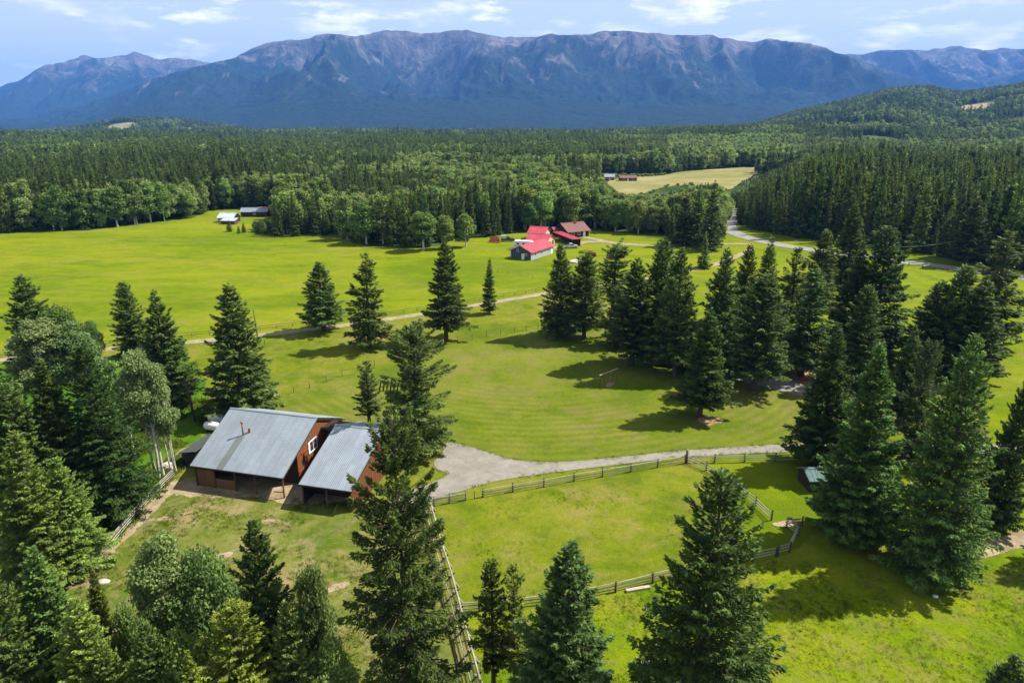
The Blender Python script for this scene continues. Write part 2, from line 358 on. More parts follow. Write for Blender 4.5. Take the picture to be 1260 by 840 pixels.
def build_ground():
    rr = np.concatenate([[0], np.geomspace(6, 14500, 170)]); na = 360
    th = np.linspace(0, 2 * np.pi, na, endpoint=False)
    R, T = np.meshgrid(rr[1:], th, indexing='ij'); X = R * np.sin(T); Y = R * np.cos(T); Z = hz(X, Y)
    V = np.concatenate([[[0, 0, 0]], np.stack([X, Y, Z], -1).reshape(-1, 3)])
    i = np.arange(len(rr) - 2)[:, None]; j = np.arange(na)[None]; a = 1 + i * na + j; b = 1 + i * na + (j + 1) % na
    F = np.stack([a, a + na, b + na, b], -1).reshape(-1, 4)[:, ::-1]
    me = np_mesh('ground', V, F, M['forest_floor'], smooth_shade=True)
    o = link('ground', me); tag(o, kind='structure')
    return o
build_ground()

def chaikin(P, n=2, closed=True):
    for _ in range(n):
        Q = []
        m = len(P)
        for i in range(m if closed else m - 1):
            a, b = P[i], P[(i + 1) % m]
            Q += [a * .75 + b * .25, a * .25 + b * .75]
        if not closed: Q = [P[0]] + Q + [P[-1]]
        P = Q
    return P
def sheet(name, pts, mat, z, smooth_n=2, jag=0.0, world_pts=False, seed=0):
    """one flat sheet lying z above the ground; pts are picture points of its outline on the ground"""
    P = [Vector((p[0], p[1], 0)) if world_pts else G(*p) for p in pts]
    P = chaikin(P, smooth_n) if smooth_n else P
    if jag:
        r = random.Random(seed); Q = []
        for i, a in enumerate(P):
            b = P[(i + 1) % len(P)]; k = max(1, min(40, int((b - a).length / (jag * 2))))
            for q in range(k):
                c = a.lerp(b, q / k); Q.append(c + Vector((r.uniform(-jag, jag), r.uniform(-jag, jag), 0)))
        P = Q
    import mathutils.geometry as mg
    tris = mg.tessellate_polygon([[Vector((p.x, p.y, 0)) for p in P]])
    me = bpy.data.meshes.new(name); V = [(p.x, p.y, z) for p in P]
    F = []
    for a, b, c in tris:
        n = (Vector(V[b]) - Vector(V[a])).cross(Vector(V[c]) - Vector(V[a])).z
        F.append((a, b, c) if n > 0 else (a, c, b))
    me.from_pydata(V, [], F); me.materials.append(mat); me.update()
    return tag(link(name, me), kind='structure')

# edge of the woods round the open land, as seen
EDGE = [(-330, 312), (-150, 296), (0, 287), (66, 284), (100, 284), (140, 280), (200, 273), (240, 268), (255, 260), (300, 256), (346, 260), (342, 268), (322, 277),
        (305, 286), (340, 291), (380, 291), (417, 289), (430, 298), (450, 302), (480, 305), (505, 306), (540, 303), (560, 295), (600, 291), (650, 285), (700, 282), (735, 284),
        (770, 287), (820, 290), (845, 297), (885, 300), (892, 290), (885, 268), (884, 240), (898, 240), (908, 262), (905, 277), (940, 285), (987, 294), (1073, 303), (1120, 310), (1170, 319), (1205, 326), (1260, 333), (1420, 352), (1700, 392)]
EDGE_W = [G(*p) for p in EDGE]
OPEN_POLY = np.array([(p.x, p.y) for p in EDGE_W] + [(420, -120), (-420, -120)])
FAR_FIELD = np.array([tuple(G(*p))[:2] for p in [(743, 223), (777, 218), (811, 217), (838, 211), (891, 207.6), (922, 205.5), (946, 206.5), (939, 210), (910, 226), (895, 236), (865, 229), (823, 228), (769, 246), (758, 234)]])
FAR_PATCH = np.array([tuple(G(*p))[:2] for p in [(811, 209), (822, 196), (845, 194.5), (834, 210)]])
def inside(poly, x, y):
    c = np.zeros(x.shape, bool); n = len(poly)
    for i in range(n):
        x0, y0 = poly[i]; x1, y1 = poly[(i + 1) % n]
        k = ((y0 > y) != (y1 > y)) & (x < (x1 - x0) * (y - y0) / ((y1 - y0) if y1 != y0 else 1e-9) + x0); c ^= k
    return c

sheet('meadow', [tuple(p) for p in OPEN_POLY], M['meadow'], .02, 0, 1.2, True, 1)
def far_sheet(name, poly, mat, z):
    P = np.array(poly); zz = hz(P[:, 0], P[:, 1]); return sheet(name, [tuple(p) for p in poly], mat, float(zz.max()) + z, 1, 1.0, True, 2)
far_sheet('far_field', FAR_FIELD, M['dryfield'], .15)
far_sheet('far_clearing', FAR_PATCH, M['meadow'], .4)
# nearer fields, each a sheet a little above the last
sheet('pasture', [(-700, 470), (125, 428), (215, 424), (300, 416), (400, 404), (480, 394), (560, 381), (620, 371), (672, 362), (760, 356), (850, 420), (1000, 1400), (-900, 1400)], M['paddock'], .04, 0, .5)
sheet('lush_pasture', [(1075, 330), (1240, 343), (1600, 370), (1600, 470), (1180, 445), (1080, 420)], M['lush'], .045, 1, .5)
sheet('lawn', [(318, 500), (345, 488), (381, 478), (440, 457), (500, 438), (563, 421), (633, 410), (690, 400), (800, 395), (1000, 410), (1200, 470), (1220, 548), (985, 552), (850, 560), (690, 574), (640, 573), (575, 554), (545, 549), (530, 560), (520, 590), (470, 560), (300, 520)], M['lawn'], .06, 0, .25)
sheet('wild_grass', [(-500, 480), (120, 440), (238, 436), (262, 500), (250, 545), (214, 585), (192, 608), (140, 668), (70, 732), (-20, 830), (-200, 1100), (-700, 1100)], M['wild'], .055, 1, .4)
sheet('barnyard', [(214, 584), (232, 596), (346, 600), (430, 606), (520, 625), (524, 660), (544, 720), (560, 800), (580, 900), (560, 1250), (-300, 1250), (-60, 860), (68, 736), (140, 670), (192, 610)], M['yard'], .065, 0, .3)
sheet('lower_pasture', [(957, 685), (840, 710), (757, 730), (640, 750), (566, 754), (580, 850), (600, 1250), (2200, 1250), (1700, 700), (1190, 640), (1020, 650)], M['lush'], .05, 0, .4)

# ways
def ribbon(name, pts, widths, mat, z, jag=.12, seed=3):
    P = chaikin([G(*p) for p in pts], 3, False); w0 = widths if hasattr(widths, '__len__') else (widths, widths)
    r = random.Random(seed); V = []; F = []
    Q = []
    for i in range(len(P) - 1):
        k = max(1, int((P[i + 1] - P[i]).length / 2.0))
        for q in range(k): Q.append(P[i].lerp(P[i + 1], q / k))
    Q.append(P[-1]); n = len(Q)
    for i, p in enumerate(Q):
        d = (Q[min(n - 1, i + 1)] - Q[max(0, i - 1)]); d.z = 0; d.normalize(); s = Vector((d.y, -d.x, 0)); t = i / (n - 1)
        w = np.interp(t, np.linspace(0, 1, len(w0)), w0) / 2
        V += [p - s * (w + r.uniform(-jag, jag)), p + s * (w + r.uniform(-jag, jag))]
    for i in range(n - 1): F.append((2 * i, 2 * i + 1, 2 * i + 3, 2 * i + 2))
    me = bpy.data.meshes.new(name); me.from_pydata([(v.x, v.y, z) for v in V], [], F); me.materials.append(mat); me.update()
    return tag(link(name, me), kind='structure')
ribbon('dirt_lane', [(-200, 462), (60, 438), (140, 429), (215, 423), (300, 415), (400, 403.5), (480, 393), (560, 380.5), (620, 370), (672, 361.5), (740, 350), (800, 342), (870, 330), (905, 316), (925, 307)], (2.5, 2.7, 2.6), M['lane'], .085, .25)
ribbon('farm_track', [(668, 306), (690, 305), (715, 298), (742, 297.5), (770, 301), (800, 302), (850, 302), (900, 300), (925, 301)], (5.0, 4.0, 3.4), M['lane'], .10, .3, 5)
ribbon('side_track', [(700, 291), (716, 291), (736, 295.5), (765, 300.5)], (4.0, 3.0), M['lane'], .095, .2, 6)
ribbon('country_road', [(898, 258), (908, 266), (893, 277), (905, 289), (950, 300), (1000, 308), (1060, 315), (1100, 321), (1160, 328), (1230, 338), (1300, 347), (1500, 372)], (5.5, 6.5, 7, 7, 6.5), M['asphalt'], .11, .06)
DRIVE = [(545, 543), (575, 549), (610, 560), (640, 568), (690, 569.5), (760, 563), (850, 553.5), (985, 545.5), (1080, 543), (1260, 548), (1400, 552), (1400, 566), (1260, 562), (1080, 555), (985, 556), (900, 559), (840, 562.5), (760, 572), (700, 579), (640, 587), (600, 594), (560, 607), (528, 617), (505, 622), (470, 622), (490, 608), (523, 597), (548, 588), (551, 582), (535, 577), (533, 568), (546, 560)]
sheet('gravel_driveway', DRIVE, M['gravel'], .09, 2, .07)
sheet('gravel_yard', [(880, 461), (950, 457), (992, 466), (1016, 478), (1030, 490), (990, 489), (945, 477)], M['gravel'], .088, 2, .12)
sheet('red_earth_bank', [(968, 455), (985, 446), (1015, 444), (1040, 450), (1042, 468), (1005, 470), (975, 466)], M['clay'], .10, 2, .15)
sheet('swing_earth', [(744, 473), (752, 470), (757, 472), (752, 476), (745, 477)], M['clay'], .072, 2, .05)
sheet('tree_earth', [(856, 515), (866, 511), (874, 514), (889, 515), (891, 520), (880, 521), (874, 525), (862, 521)], M['clay'], .073, 2, .12)
sheet('barn_earth', [(206, 612), (216, 594), (240, 585), (470, 590), (440, 612), (428, 617), (350, 622), (330, 612), (300, 612)], M['bare'], .082, 1, .25)
sheet('worn_earth', [(100, 706), (140, 665), (190, 612), (214, 586), (222, 600), (200, 618), (150, 668), (112, 716)], M['bare'], .076, 1, .3)
for k, (pts) in enumerate([[(315, 642), (335, 638), (350, 641), (332, 646)], [(388, 728), (410, 719), (432, 714), (428, 722), (405, 730)], [(262, 684), (285, 678), (288, 683), (268, 689)],
                           [(180, 640), (205, 636), (240, 628), (238, 632), (206, 640), (188, 642)], [(130, 770), (170, 752), (185, 770), (160, 800), (135, 800)], [(375, 770), (398, 752), (402, 760), (386, 776)],
                           [(945, 645), (968, 641), (988, 638), (984, 645), (962, 650)], [(1190, 672), (1220, 658), (1275, 650), (1290, 668), (1240, 678), (1205, 690)], [(372, 512), (400, 516), (470, 531), (466, 537), (400, 524)],
                           [(512, 625), (530, 621), (533, 626), (520, 640), (512, 636)], [(208, 560), (240, 545), (252, 552), (228, 580)], [(785, 446), (812, 440), (830, 442), (812, 450)]]):
    sheet('bare_patch', pts, M['bare'], .078 + .0005 * k, 2, .15, seed=k)

def draped(name, px, y, rx, ry, mat, seed, lift=.6):
    g = np.random.default_rng(seed); n = 28; V = []; F = []; m = 8; x0 = (px - 630) / FPX * (y * CP + 11.5)
    nz = Noise2(seed)
    for i in range(m):
        for k in range(n):
            a = 2 * np.pi * k / n; r_ = (i + .02) / (m - 1) * (1 + .5 * (nz(np.array(3 + 2 * math.cos(a)), np.array(3 + 2 * math.sin(a))).item() - .5)); X = x0 + rx * r_ * math.cos(a); Y = y + ry * r_ * math.sin(a)
            V.append((X, Y, float(hz(np.array(X), np.array(Y))) + lift))
    for i in range(m - 1):
        for k in range(n): F.append((i * n + k, (i + 1) * n + k, (i + 1) * n + (k + 1) % n, i * n + (k + 1) % n))
    return tag(link(name, MB().add(V, F).mesh(name, mat)), kind='structure')
draped('rock_slope', 1190, 2050, 78, 80, M['bare'], 4); draped('hill_clearing', 150, 2880, 62, 90, M['dryfield'], 5); draped('hill_clearing', 234, 2830, 38, 42, M['dryfield'], 6)

# ------------------------------------------------------------------ mountains
SKY_LINE = np.array([(-500, 160), (-250, 150), (-100, 134), (0, 112), (30, 99), (66, 81), (90, 76), (112, 69), (130, 72), (152, 71), (165, 69), (178, 64.5), (190, 69), (201, 74), (225, 72), (244, 73), (262, 72), (284, 75), (305, 67), (325, 58), (345, 53), (366, 48), (378, 48), (389, 46), (398, 43), (406, 42), (420, 43), (442, 44.5), (455, 41), (467, 38), (483, 36), (498, 36), (510, 39), (523, 41), (545, 38), (564, 37), (580, 38), (600, 42), (620, 44.5), (640, 45.5), (671, 42), (700, 42), (722, 43), (740, 39), (757, 37), (777, 40), (813, 42), (845, 42), (869, 42.5), (885, 46), (904, 52), (920, 51), (935, 49), (960, 51), (986, 55), (1015, 60), (1047, 66), (1062, 63), (1077, 62), (1105, 62), (1128, 62), (1150, 58), (1166, 57), (1180, 59), (1194, 61), (1215, 59), (1235, 60), (1260, 59), (1320, 62), (1450, 60), (1700, 90), (1900, 130)], float)
def rock_mat():
    m, nt, n, l, p = new_mat('mountain_rock_and_forest'); gm = n.new('ShaderNodeNewGeometry')
    sp = n.new('ShaderNodeSeparateXYZ'); l.new(gm.outputs['Position'], sp.inputs[0]); nz = n.new('ShaderNodeSeparateXYZ'); l.new(gm.outputs['Normal'], nz.inputs[0])
    mp = n.new('ShaderNodeMapping'); mp.inputs['Scale'].default_value = (1, 1, .45); l.new(gm.outputs['Position'], mp.inputs[0])
    a = noise(n, l, mp.outputs[0], .0011, 8, .62, .5); b = noise(n, l, mp.outputs[0], .004, 8, .7, .6); c = noise(n, l, mp.outputs[0], .02, 5, .7)
    s = mathn(n, l, 'ADD', mathn(n, l, 'MULTIPLY', a.outputs['Fac'], .5), mathn(n, l, 'MULTIPLY', b.outputs['Fac'], .5))
    hgt = n.new('ShaderNodeMapRange'); hgt.inputs['From Min'].default_value = 200; hgt.inputs['From Max'].default_value = 1050; hgt.inputs['To Min'].default_value = -.18; hgt.inputs['To Max'].default_value = .13; hgt.clamp = True
    l.new(sp.outputs['Z'], hgt.inputs['Value'])
    f = maprange(n, l, mathn(n, l, 'ADD', s, hgt.outputs[0]), .470, .60)
    st = n.new('ShaderNodeMapping'); st.inputs['Scale'].default_value = (1, .22, .22); l.new(gm.outputs['Position'], st.inputs[0]); sk = noise(n, l, st.outputs[0], .0062, 6, .65, .7)
    f = mathn(n, l, 'MAXIMUM', f, mathn(n, l, 'MULTIPLY', maprange(n, l, sk.outputs['Fac'], .60, .68), maprange(n, l, sp.outputs['Z'], 120, 380), True))
    rock = ramp(n, [(.3, (.072, .063, .064)), (.5, (.130, .114, .108)), (.72, (.26, .238, .222))]); l.new(b.outputs['Fac'], rock.inputs[0])
    tree = ramp(n, [(.35, (.007, .016, .012)), (.6, (.020, .038, .022)), (.8, (.048, .070, .034))]); l.new(c.outputs['Fac'], tree.inputs[0])
    l.new(mixc(n, l, f, tree.outputs[0], rock.outputs[0]), p.inputs['Base Color']); p.inputs['Roughness'].default_value = .95; p.inputs['Specular IOR Level'].default_value = .05
    bump(n, l, p, mathn(n, l, 'ADD', c.outputs['Fac'], b.outputs['Fac']), .9, 40)
    return m
def build_mountains(line, x0, x1, nc, Y0, y0, name):
    line = np.array(line, float); nr = 190
    px = np.linspace(x0, x1, nc); crest_y = np.interp(px, line[:, 0], line[:, 1])
    crest_y = crest_y + (N3.fbm(px / 20, px * 0, 4) - .5) * 6.0
    a = (px - 630) / FPX; b = -(crest_y - 420) / FPX; dy = CP + b * SP; dz = -SP + b * CP
    Yr = Y0 + 500 * (N2.fbm(px / 160, px * 0 + 3, 2) - .5)
    Zc = CAM_H + dz / dy * Yr; tx = a / (CP + (-(140 - 420) / FPX) * SP)
    s = np.linspace(0, 1.2, nr)[:, None]
    Y = y0 + s * (Yr - y0)[None]; X = tx[None] * Y
    w = smooth(.26, .60, s) * (1 - smooth(.86, 1.0, s))
    wx = X + 700 * (N2.fbm(X / 1500, Y / 1500, 3) - .5); wy = Y + 700 * (N1.fbm(X / 1500 + 7, Y / 1500, 3) - .5)
    sp1 = N1.ridge(wx / 1750 + wy / 6500 + .3, wy / 4600 - wx / 6000, 5, .50)
    sp2 = N2.ridge(wx / 700 - wy / 4200, wy / 1900 + wx / 5200, 4, .55)
    ss = np.clip(s + w * (.58 * (sp1 - .60) + .24 * (sp2 - .58)), 0, 1)
    prof = .13 * smooth(0, .55, ss) + .05 * ss + .82 * np.clip((ss - .16) / .84, 0, 1) ** 1.75
    base = -35.0
    Z = base + (Zc[None] - base) * prof
    Z = Z + (N3.ridge(wx / 330, wy / 330, 4, .55) - .55) * 120 * w + (N1.fbm(X / 300, Y / 300, 4) - .5) * 45 * smooth(.08, .3, s) * (1 - smooth(.8, 1, s))
    Z = np.where(s < .995, np.minimum(Z, CAM_H + (Zc[None] - CAM_H) * np.minimum(Y / Yr[None], 1) - 3), Z)   # no spur stands above its own crest
    bk = np.clip(s - 1, 0, 1); Z = np.where(s > 1, Zc[None] - bk * 2200, Z)
    V = np.stack([X, Y, Z], -1).reshape(-1, 3)
    i = np.arange(nr - 1)[:, None]; j = np.arange(nc - 1)[None]; q = i * nc + j
    F = np.stack([q, q + 1, q + nc + 1, q + nc], -1).reshape(-1, 4)
    o = link(name, np_mesh(name, V, F, ROCK, smooth_shade=True)); tag(o, kind='structure'); return float(Z.max())
ROCK = rock_mat(); SL = SKY_LINE.tolist()
left = [q for q in SL if q[0] <= 244 and q[0] >= -300] + [(262, 77), (300, 88), (360, 104), (430, 126), (500, 150)]
main = [(-100, 152), (20, 147), (110, 128), (170, 108), (215, 92), (250, 82)] + [q for q in SL if 284 <= q[0] <= 986] + [(1015, 62), (1047, 72), (1090, 88), (1150, 106), (1250, 128), (1400, 150)]
right = [(820, 150), (900, 100), (960, 76), (1015, 65)] + [q for q in SL if 1047 <= q[0] <= 1460]
MT_TOP = max(build_mountains(main, -100, 1400, 900, 9200, 4300, 'mountains'), build_mountains(left, -300, 500, 420, 12600, 7600, 'mountains'), build_mountains(right, 820, 1460, 380, 12400, 7600, 'mountains'))

# ------------------------------------------------------------------ haze: the air between here and the mountains
def build_haze():
    m = bpy.data.materials.new('haze_air'); m.use_nodes = True; n = m.node_tree.nodes; n.clear()
    out = n.new('ShaderNodeOutputMaterial'); v = n.new('ShaderNodeVolumePrincipled')
    v.inputs['Color'].default_value = HAZE_COL; v.inputs['Density'].default_value = HAZE_DENS; v.inputs['Anisotropy'].default_value = 0.0
    m.node_tree.links.new(v.outputs[0], out.inputs['Volume'])
    b = MB().box(-17500, -15000, -120, 17500, 17500, MT_TOP + 60)
    o = b.build('haze', m); tag(o, kind='stuff')
HAZE_COL = (.13, .37, 1.0, 1); HAZE_DENS = 6.0e-5
build_haze()

# ------------------------------------------------------------------ trees
def kites(P, D, Nn, L, W):
    D = D / np.linalg.norm(D, axis=1, keepdims=True); S = np.cross(D, Nn); S /= np.maximum(np.linalg.norm(S, axis=1, keepdims=True), 1e-6)
    L = L[:, None]; W = W[:, None]
    V = np.stack([P, P + D * L * .5 + S * W * .5, P + D * L, P + D * L * .5 - S * W * .5], 1).reshape(-1, 3)
    return V, np.arange(len(V)).reshape(-1, 4)
def conifer(seed, H=20.0, R=4.0, nb=300, nl=15000, leaf=.40, base=.06, p=.9, low=.14, irr=.25, top_up=.9, droop=-.30, gaps=.0, hang=.35, clump=0.0, lean=0.0, flat_top=0.0):
    g = np.random.default_rng(seed)
    f = np.sort(g.random(nb) ** 1.08); nw = max(6, int(H * 1.6)); f = np.clip((np.round(f * nw) + g.normal(0, .16, nb)) / nw, 0, .995)
    if gaps: f = f + gaps * .05 * np.sin(f * 40 + seed)
    f = np.clip(f, 0, .995)
    h = H * (base + (1 - base) * f)
    prof = (1 - f * (1 - flat_top)) ** p * np.minimum(1, (f + .05) / low) ** .5
    az = np.arange(nb) * 2.399963 + g.normal(0, .35, nb)
    nz = Noise2(seed + 500); lump = 1 + irr * 2 * (nz(az / 2 / np.pi * 5 + 40, h / H * 9) - .5)
    L = np.maximum(R * (prof * lump * g.uniform(.72, 1.1, nb)), .0) + R * .03
    if gaps: L *= np.where(g.random(nb) < gaps, g.uniform(.3, .6, nb), 1)
    e0 = droop + (top_up - droop) * f ** 1.3 + g.normal(0, .10, nb)
    dh = np.stack([np.cos(az), np.sin(az), np.zeros(nb)], 1); pp = np.stack([-np.sin(az), np.cos(az), np.zeros(nb)], 1)
    wt = L ** 1.35; wt /= wt.sum(); bi = g.choice(nb, nl, p=wt)
    s = .10 + .90 * g.random(nl) ** .62
    if clump: s = np.where(g.random(nl) < clump, 1 - .45 * g.random(nl) ** 1.6, s)
    Lb = L[bi]; wmax = .40 * Lb * (1 - s) ** .65 * np.minimum(1, s * 4) + leaf * .35
    w = (g.random(nl) + g.random(nl) - 1) * wmax
    z = Lb * (e0[bi] * s + .22 * s * s - .05)
    P = dh[bi] * (Lb * s)[:, None] + pp[bi] * w[:, None]; P[:, 2] = h[bi] + z - np.abs(w) * .28 - hang * leaf * g.random(nl) ** 2 * 1.6
    D = dh[bi] * .75 + pp[bi] * (np.sign(w) * .55)[:, None] + g.normal(0, .33, (nl, 3)); D[:, 2] += e0[bi] * .6 + .10 - .35 * g.random(nl)
    Nn = g.normal(0, .55, (nl, 3)); Nn[:, 2] += 1
    Ls = leaf * g.uniform(.6, 1.3, nl); W = Ls * g.uniform(.30, .48, nl)
    P[:, 0] += lean * P[:, 2]
    V, F = kites(P - D / np.linalg.norm(D, axis=1, keepdims=True) * (Ls * .4)[:, None], D, Nn, Ls, W)
    bt = g.random(nb)[bi] * .45
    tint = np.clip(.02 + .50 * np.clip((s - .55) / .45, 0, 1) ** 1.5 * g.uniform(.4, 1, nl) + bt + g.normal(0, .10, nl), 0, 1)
    # trunk and bare branch wood
    rs = []; F2 = []; V2 = []
    k = 8; nsec = 7; r0 = H * .0135 + .05
    for i in range(nsec):
        t = i / (nsec - 1); r = r0 * (1 - t) ** .9 * (1.35 if i == 0 else 1) + .02; zz = H * .985 * t - (0.15 if i == 0 else 0)
        for q in range(k): V2.append((r * math.cos(q * 2 * math.pi / k) + lean * zz, r * math.sin(q * 2 * math.pi / k), zz))
    for i in range(nsec - 1):
        for q in range(k): F2.append((i * k + q, i * k + (q + 1) % k, (i + 1) * k + (q + 1) % k, (i + 1) * k + q))
    for b_ in range(0, nb, 1 if nb < 500 else 2):
        if L[b_] < .4: continue
        o = len(V2); a0 = np.array([lean * h[b_], 0, h[b_]]); a1 = a0 + dh[b_] * L[b_] * .5 + np.array([0, 0, L[b_] * (e0[b_] * .5 + .05)]); a2 = a0 + dh[b_] * L[b_] * .92 + np.array([0, 0, L[b_] * (e0[b_] * .92 + .16)])
        rb = .012 + .012 * L[b_]
        for c_, rr in ((a0, rb), (a1, rb * .7), (a2, rb * .25)):
            V2 += [tuple(c_ + pp[b_] * rr), tuple(c_ - pp[b_] * rr * .6 + np.array([0, 0, rr])), tuple(c_ - pp[b_] * rr * .6 - np.array([0, 0, rr]))]
        for i in range(2):
            for q in range(3): F2.append((o + i * 3 + q, o + i * 3 + (q + 1) % 3, o + i * 3 + 3 + (q + 1) % 3, o + i * 3 + 3 + q))
    return (V, F, tint), (np.array(V2), np.array(F2)), R
def broadleaf(seed, H=16.0, R=3.5, nlump=40, nl=14000, leaf=.30, base=.28, stems=1, narrow=1.0, airy=.5, lump_r=.26):
    g = np.random.default_rng(seed)
    # lumps of leaves fill an egg-shaped crown
    u = g.normal(0, 1, (nlump, 3)); u /= np.linalg.norm(u, axis=1, keepdims=True); rad = g.uniform(.35, 1.0, nlump) ** .6
    zc = H * (base + (1 - base) * .50); hh = H * (1 - base) * .5
    C = u * rad[:, None] * np.array([R * .80, R * .80, hh * .86]); C[:, 2] += zc
    tz = (C[:, 2] - (zc - hh)) / (2 * hh); C[:, :2] *= (1.12 - .60 * np.clip(tz, 0, 1) ** 1.6)[:, None]
    lr = R * lump_r * g.uniform(.65, 1.35, nlump)
    wi = lr ** 2; wi /= wi.sum(); bi = g.choice(nlump, nl, p=wi)
    d = g.normal(0, 1, (nl, 3)); d /= np.linalg.norm(d, axis=1, keepdims=True); rr = g.random(nl) ** airy
    P = C[bi] + d * (rr * lr[bi])[:, None] * np.array([1.15, 1.15, .85])
    Nn = d * .7 + g.normal(0, .6, (nl, 3)) + np.array([0, 0, .35]); D = g.normal(0, 1, (nl, 3)); D[:, 2] -= .35
    Ls = leaf * g.uniform(.7, 1.3, nl); V, F = kites(P, D, Nn, Ls, Ls * .75)
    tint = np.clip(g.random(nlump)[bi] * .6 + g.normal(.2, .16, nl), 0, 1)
    mb = MB()
    for k in range(stems):
        a = k * 2.4 + seed; o = Vector((math.cos(a), math.sin(a), 0)) * (.45 * (stems > 1)); t = Vector((math.cos(a + .4), math.sin(a + .4), 0)) * (R * .28 * (stems > 1))
        p0 = o - Vector((0, 0, .2)); r0 = (.020 * H - .06 * (stems > 2)) * (.62 if stems > 1 else .8)
        seg = 5; prev = p0; pr = r0 * 1.25
        for i in range(1, seg + 1):
            q = i / seg; p = o.lerp(t, q) + Vector((g.normal(0, .10), g.normal(0, .10), H * .86 * q)); r_ = r0 * (1 - q) ** .8 + .02
            mb.tube(prev, p, pr, r_, 7, False); prev = p; pr = r_
    for i in range(nlump):
        c = Vector(C[i]); k = i % stems; a = k * 2.4 + seed; t = Vector((math.cos(a + .4), math.sin(a + .4), 0)) * (R * .28 * (stems > 1)); o = Vector((math.cos(a), math.sin(a), 0)) * (.45 * (stems > 1))
        q = max(base * .8, c.z / H * .72); st = o.lerp(t, min(1, q / .86)) + Vector((0, 0, H * q)); mb.tube(st, c, .012 * R + .03, .015, 4, False)
    Fq = [f if len(f) == 4 else (*f, f[-1]) for f in mb.f]
    return (V, F, tint), (np.array([tuple(v) for v in mb.v]), np.array(Fq)), R
PROTO = {}
def proto(key, maker, leafm, barkm, H, **kw):
    (V, F, t), (V2, F2), R = maker(H=H, **kw)
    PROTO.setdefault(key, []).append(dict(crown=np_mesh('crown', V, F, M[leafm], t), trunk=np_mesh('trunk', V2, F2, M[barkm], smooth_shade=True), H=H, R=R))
for s in range(6):
    proto('fir_near', conifer, 'needles', 'bark', 20, seed=10 + s, R=4.4, nb=[560, 640, 500, 720, 600, 540][s], nl=40000, leaf=[.40, .36, .44, .38, .42, .40][s], p=[.85, .70, .95, .8, 1.05, .75][s], irr=[.35, .5, .28, .4, .3, .55][s], base=.05, clump=.40, gaps=[.03, .10, .0, .06, .03, .12][s], droop=[-.3, -.4, -.2, -.35, -.25, -.45][s], lean=[0, .015, -.01, .0, .012, -.02][s])
for s in range(2):
    proto('ragged_near', conifer, 'needles', 'bark', 24, seed=30 + s, R=3.6, nb=360, nl=36000, leaf=.42, p=.34, low=.10, irr=.95, gaps=.25, droop=-.45, base=.06, clump=.45, hang=.8)
for s in range(2):
    proto('pine_near', conifer, 'needles', 'bark', 16, seed=40 + s, R=2.2, nb=190, nl=9000, leaf=.34, p=.6, low=.3, irr=.6, gaps=.2, droop=.0, base=.22, clump=.2)
for s in range(8):
    proto('fir_mid', conifer, 'needles', 'bark', 20, seed=50 + s, R=4.2, nb=[400, 480, 360, 440, 520, 380, 460, 420][s], nl=18000, leaf=.54, p=[.8, .65, .95, .72, .9, .6, .85, 1.0][s], irr=[.3, .45, .25, .4, .3, .5, .35, .28][s], base=.05 + .02 * (s % 3), clump=.36, gaps=[0, .08, .03, .06, 0, .12, .05, .03][s], droop=[-.3, -.4, -.2, -.35, -.25, -.45, -.3, -.2][s], lean=[0, .015, -.01, .01, 0, -.02, .012, 0][s])
for s in range(5):
    proto('trunk_mid', conifer, 'needles', 'bark', 20, seed=60 + s, R=4.2, nb=[420, 360, 460, 390, 440][s], nl=16500, leaf=.54, p=[.75, .9, .65, .85, .7][s], irr=[.35, .4, .45, .3, .4][s], low=.12, base=.15 + .02 * (s % 3), clump=.36, gaps=[.05, .1, .15, 0, .1][s], droop=[-.25, -.35, -.3, -.2, -.35][s], lean=[0, .01, -.015, .0, .01][s])
for s in range(3):
    proto('ragged_mid', conifer, 'needles', 'bark', 20, seed=70 + s, R=3.2, nb=230, nl=8500, leaf=.60, p=.62, low=.10, irr=.7, gaps=.25, droop=-.4, base=.14, clump=.3, hang=.6)
for s in range(2):
    proto('narrow_mid', conifer, 'needles', 'bark', 20, seed=80 + s, R=2.6, nb=260, nl=8500, leaf=.55, p=.85, irr=.25, base=.07)
for s in range(2):
    proto('pine_mid', conifer, 'needles', 'bark', 18, seed=85 + s, R=2.8, nb=170, nl=6000, leaf=.55, p=.5, low=.35, irr=.6, gaps=.2, droop=.0, base=.30, flat_top=.15)
for s in range(6):
    proto('fir_edge', conifer, 'needles', 'bark', 22, seed=90 + s, R=3.6, nb=190, nl=5200, leaf=.80, p=.90 + .08 * (s % 4), irr=.35, base=.05, clump=.3)
for s in range(5):
    proto('fir_far', conifer, 'needles', 'bark', 22, seed=110 + s, R=3.4, nb=70, nl=650, leaf=1.7, p=1.0, irr=.25, base=.1, clump=.2)
for s in range(3):
    proto('aspen_near', broadleaf, 'leaves', 'bark_white', 15, seed=130 + s, R=3.2, nlump=70, nl=26000, leaf=.24, stems=3, base=.30, airy=.45, lump_r=.24)
for s in range(3):
    proto('bush_near', broadleaf, 'leaves', 'bark', 8, seed=140 + s, R=3.0, nlump=50, nl=20000, leaf=.22, stems=3, base=.12, airy=.5, lump_r=.28)
for s in range(3):
    proto('aspen_mid', broadleaf, 'leaves', 'bark_white', 15, seed=150 + s, R=3.4, nlump=50, nl=7000, leaf=.50, stems=1, base=.22, lump_r=.30)
for s in range(5):
    proto('aspen_edge', broadleaf, 'leaves', 'bark_white', 16, seed=160 + s, R=3.6, nlump=44, nl=4200, leaf=.68, stems=1, base=.05, lump_r=.34)
for s in range(4):
    proto('aspen_far', broadleaf, 'leaves', 'bark_white', 16, seed=180 + s, R=4.0, nlump=18, nl=520, leaf=1.6, stems=1, base=.15, lump_r=.42)
cnt = {}
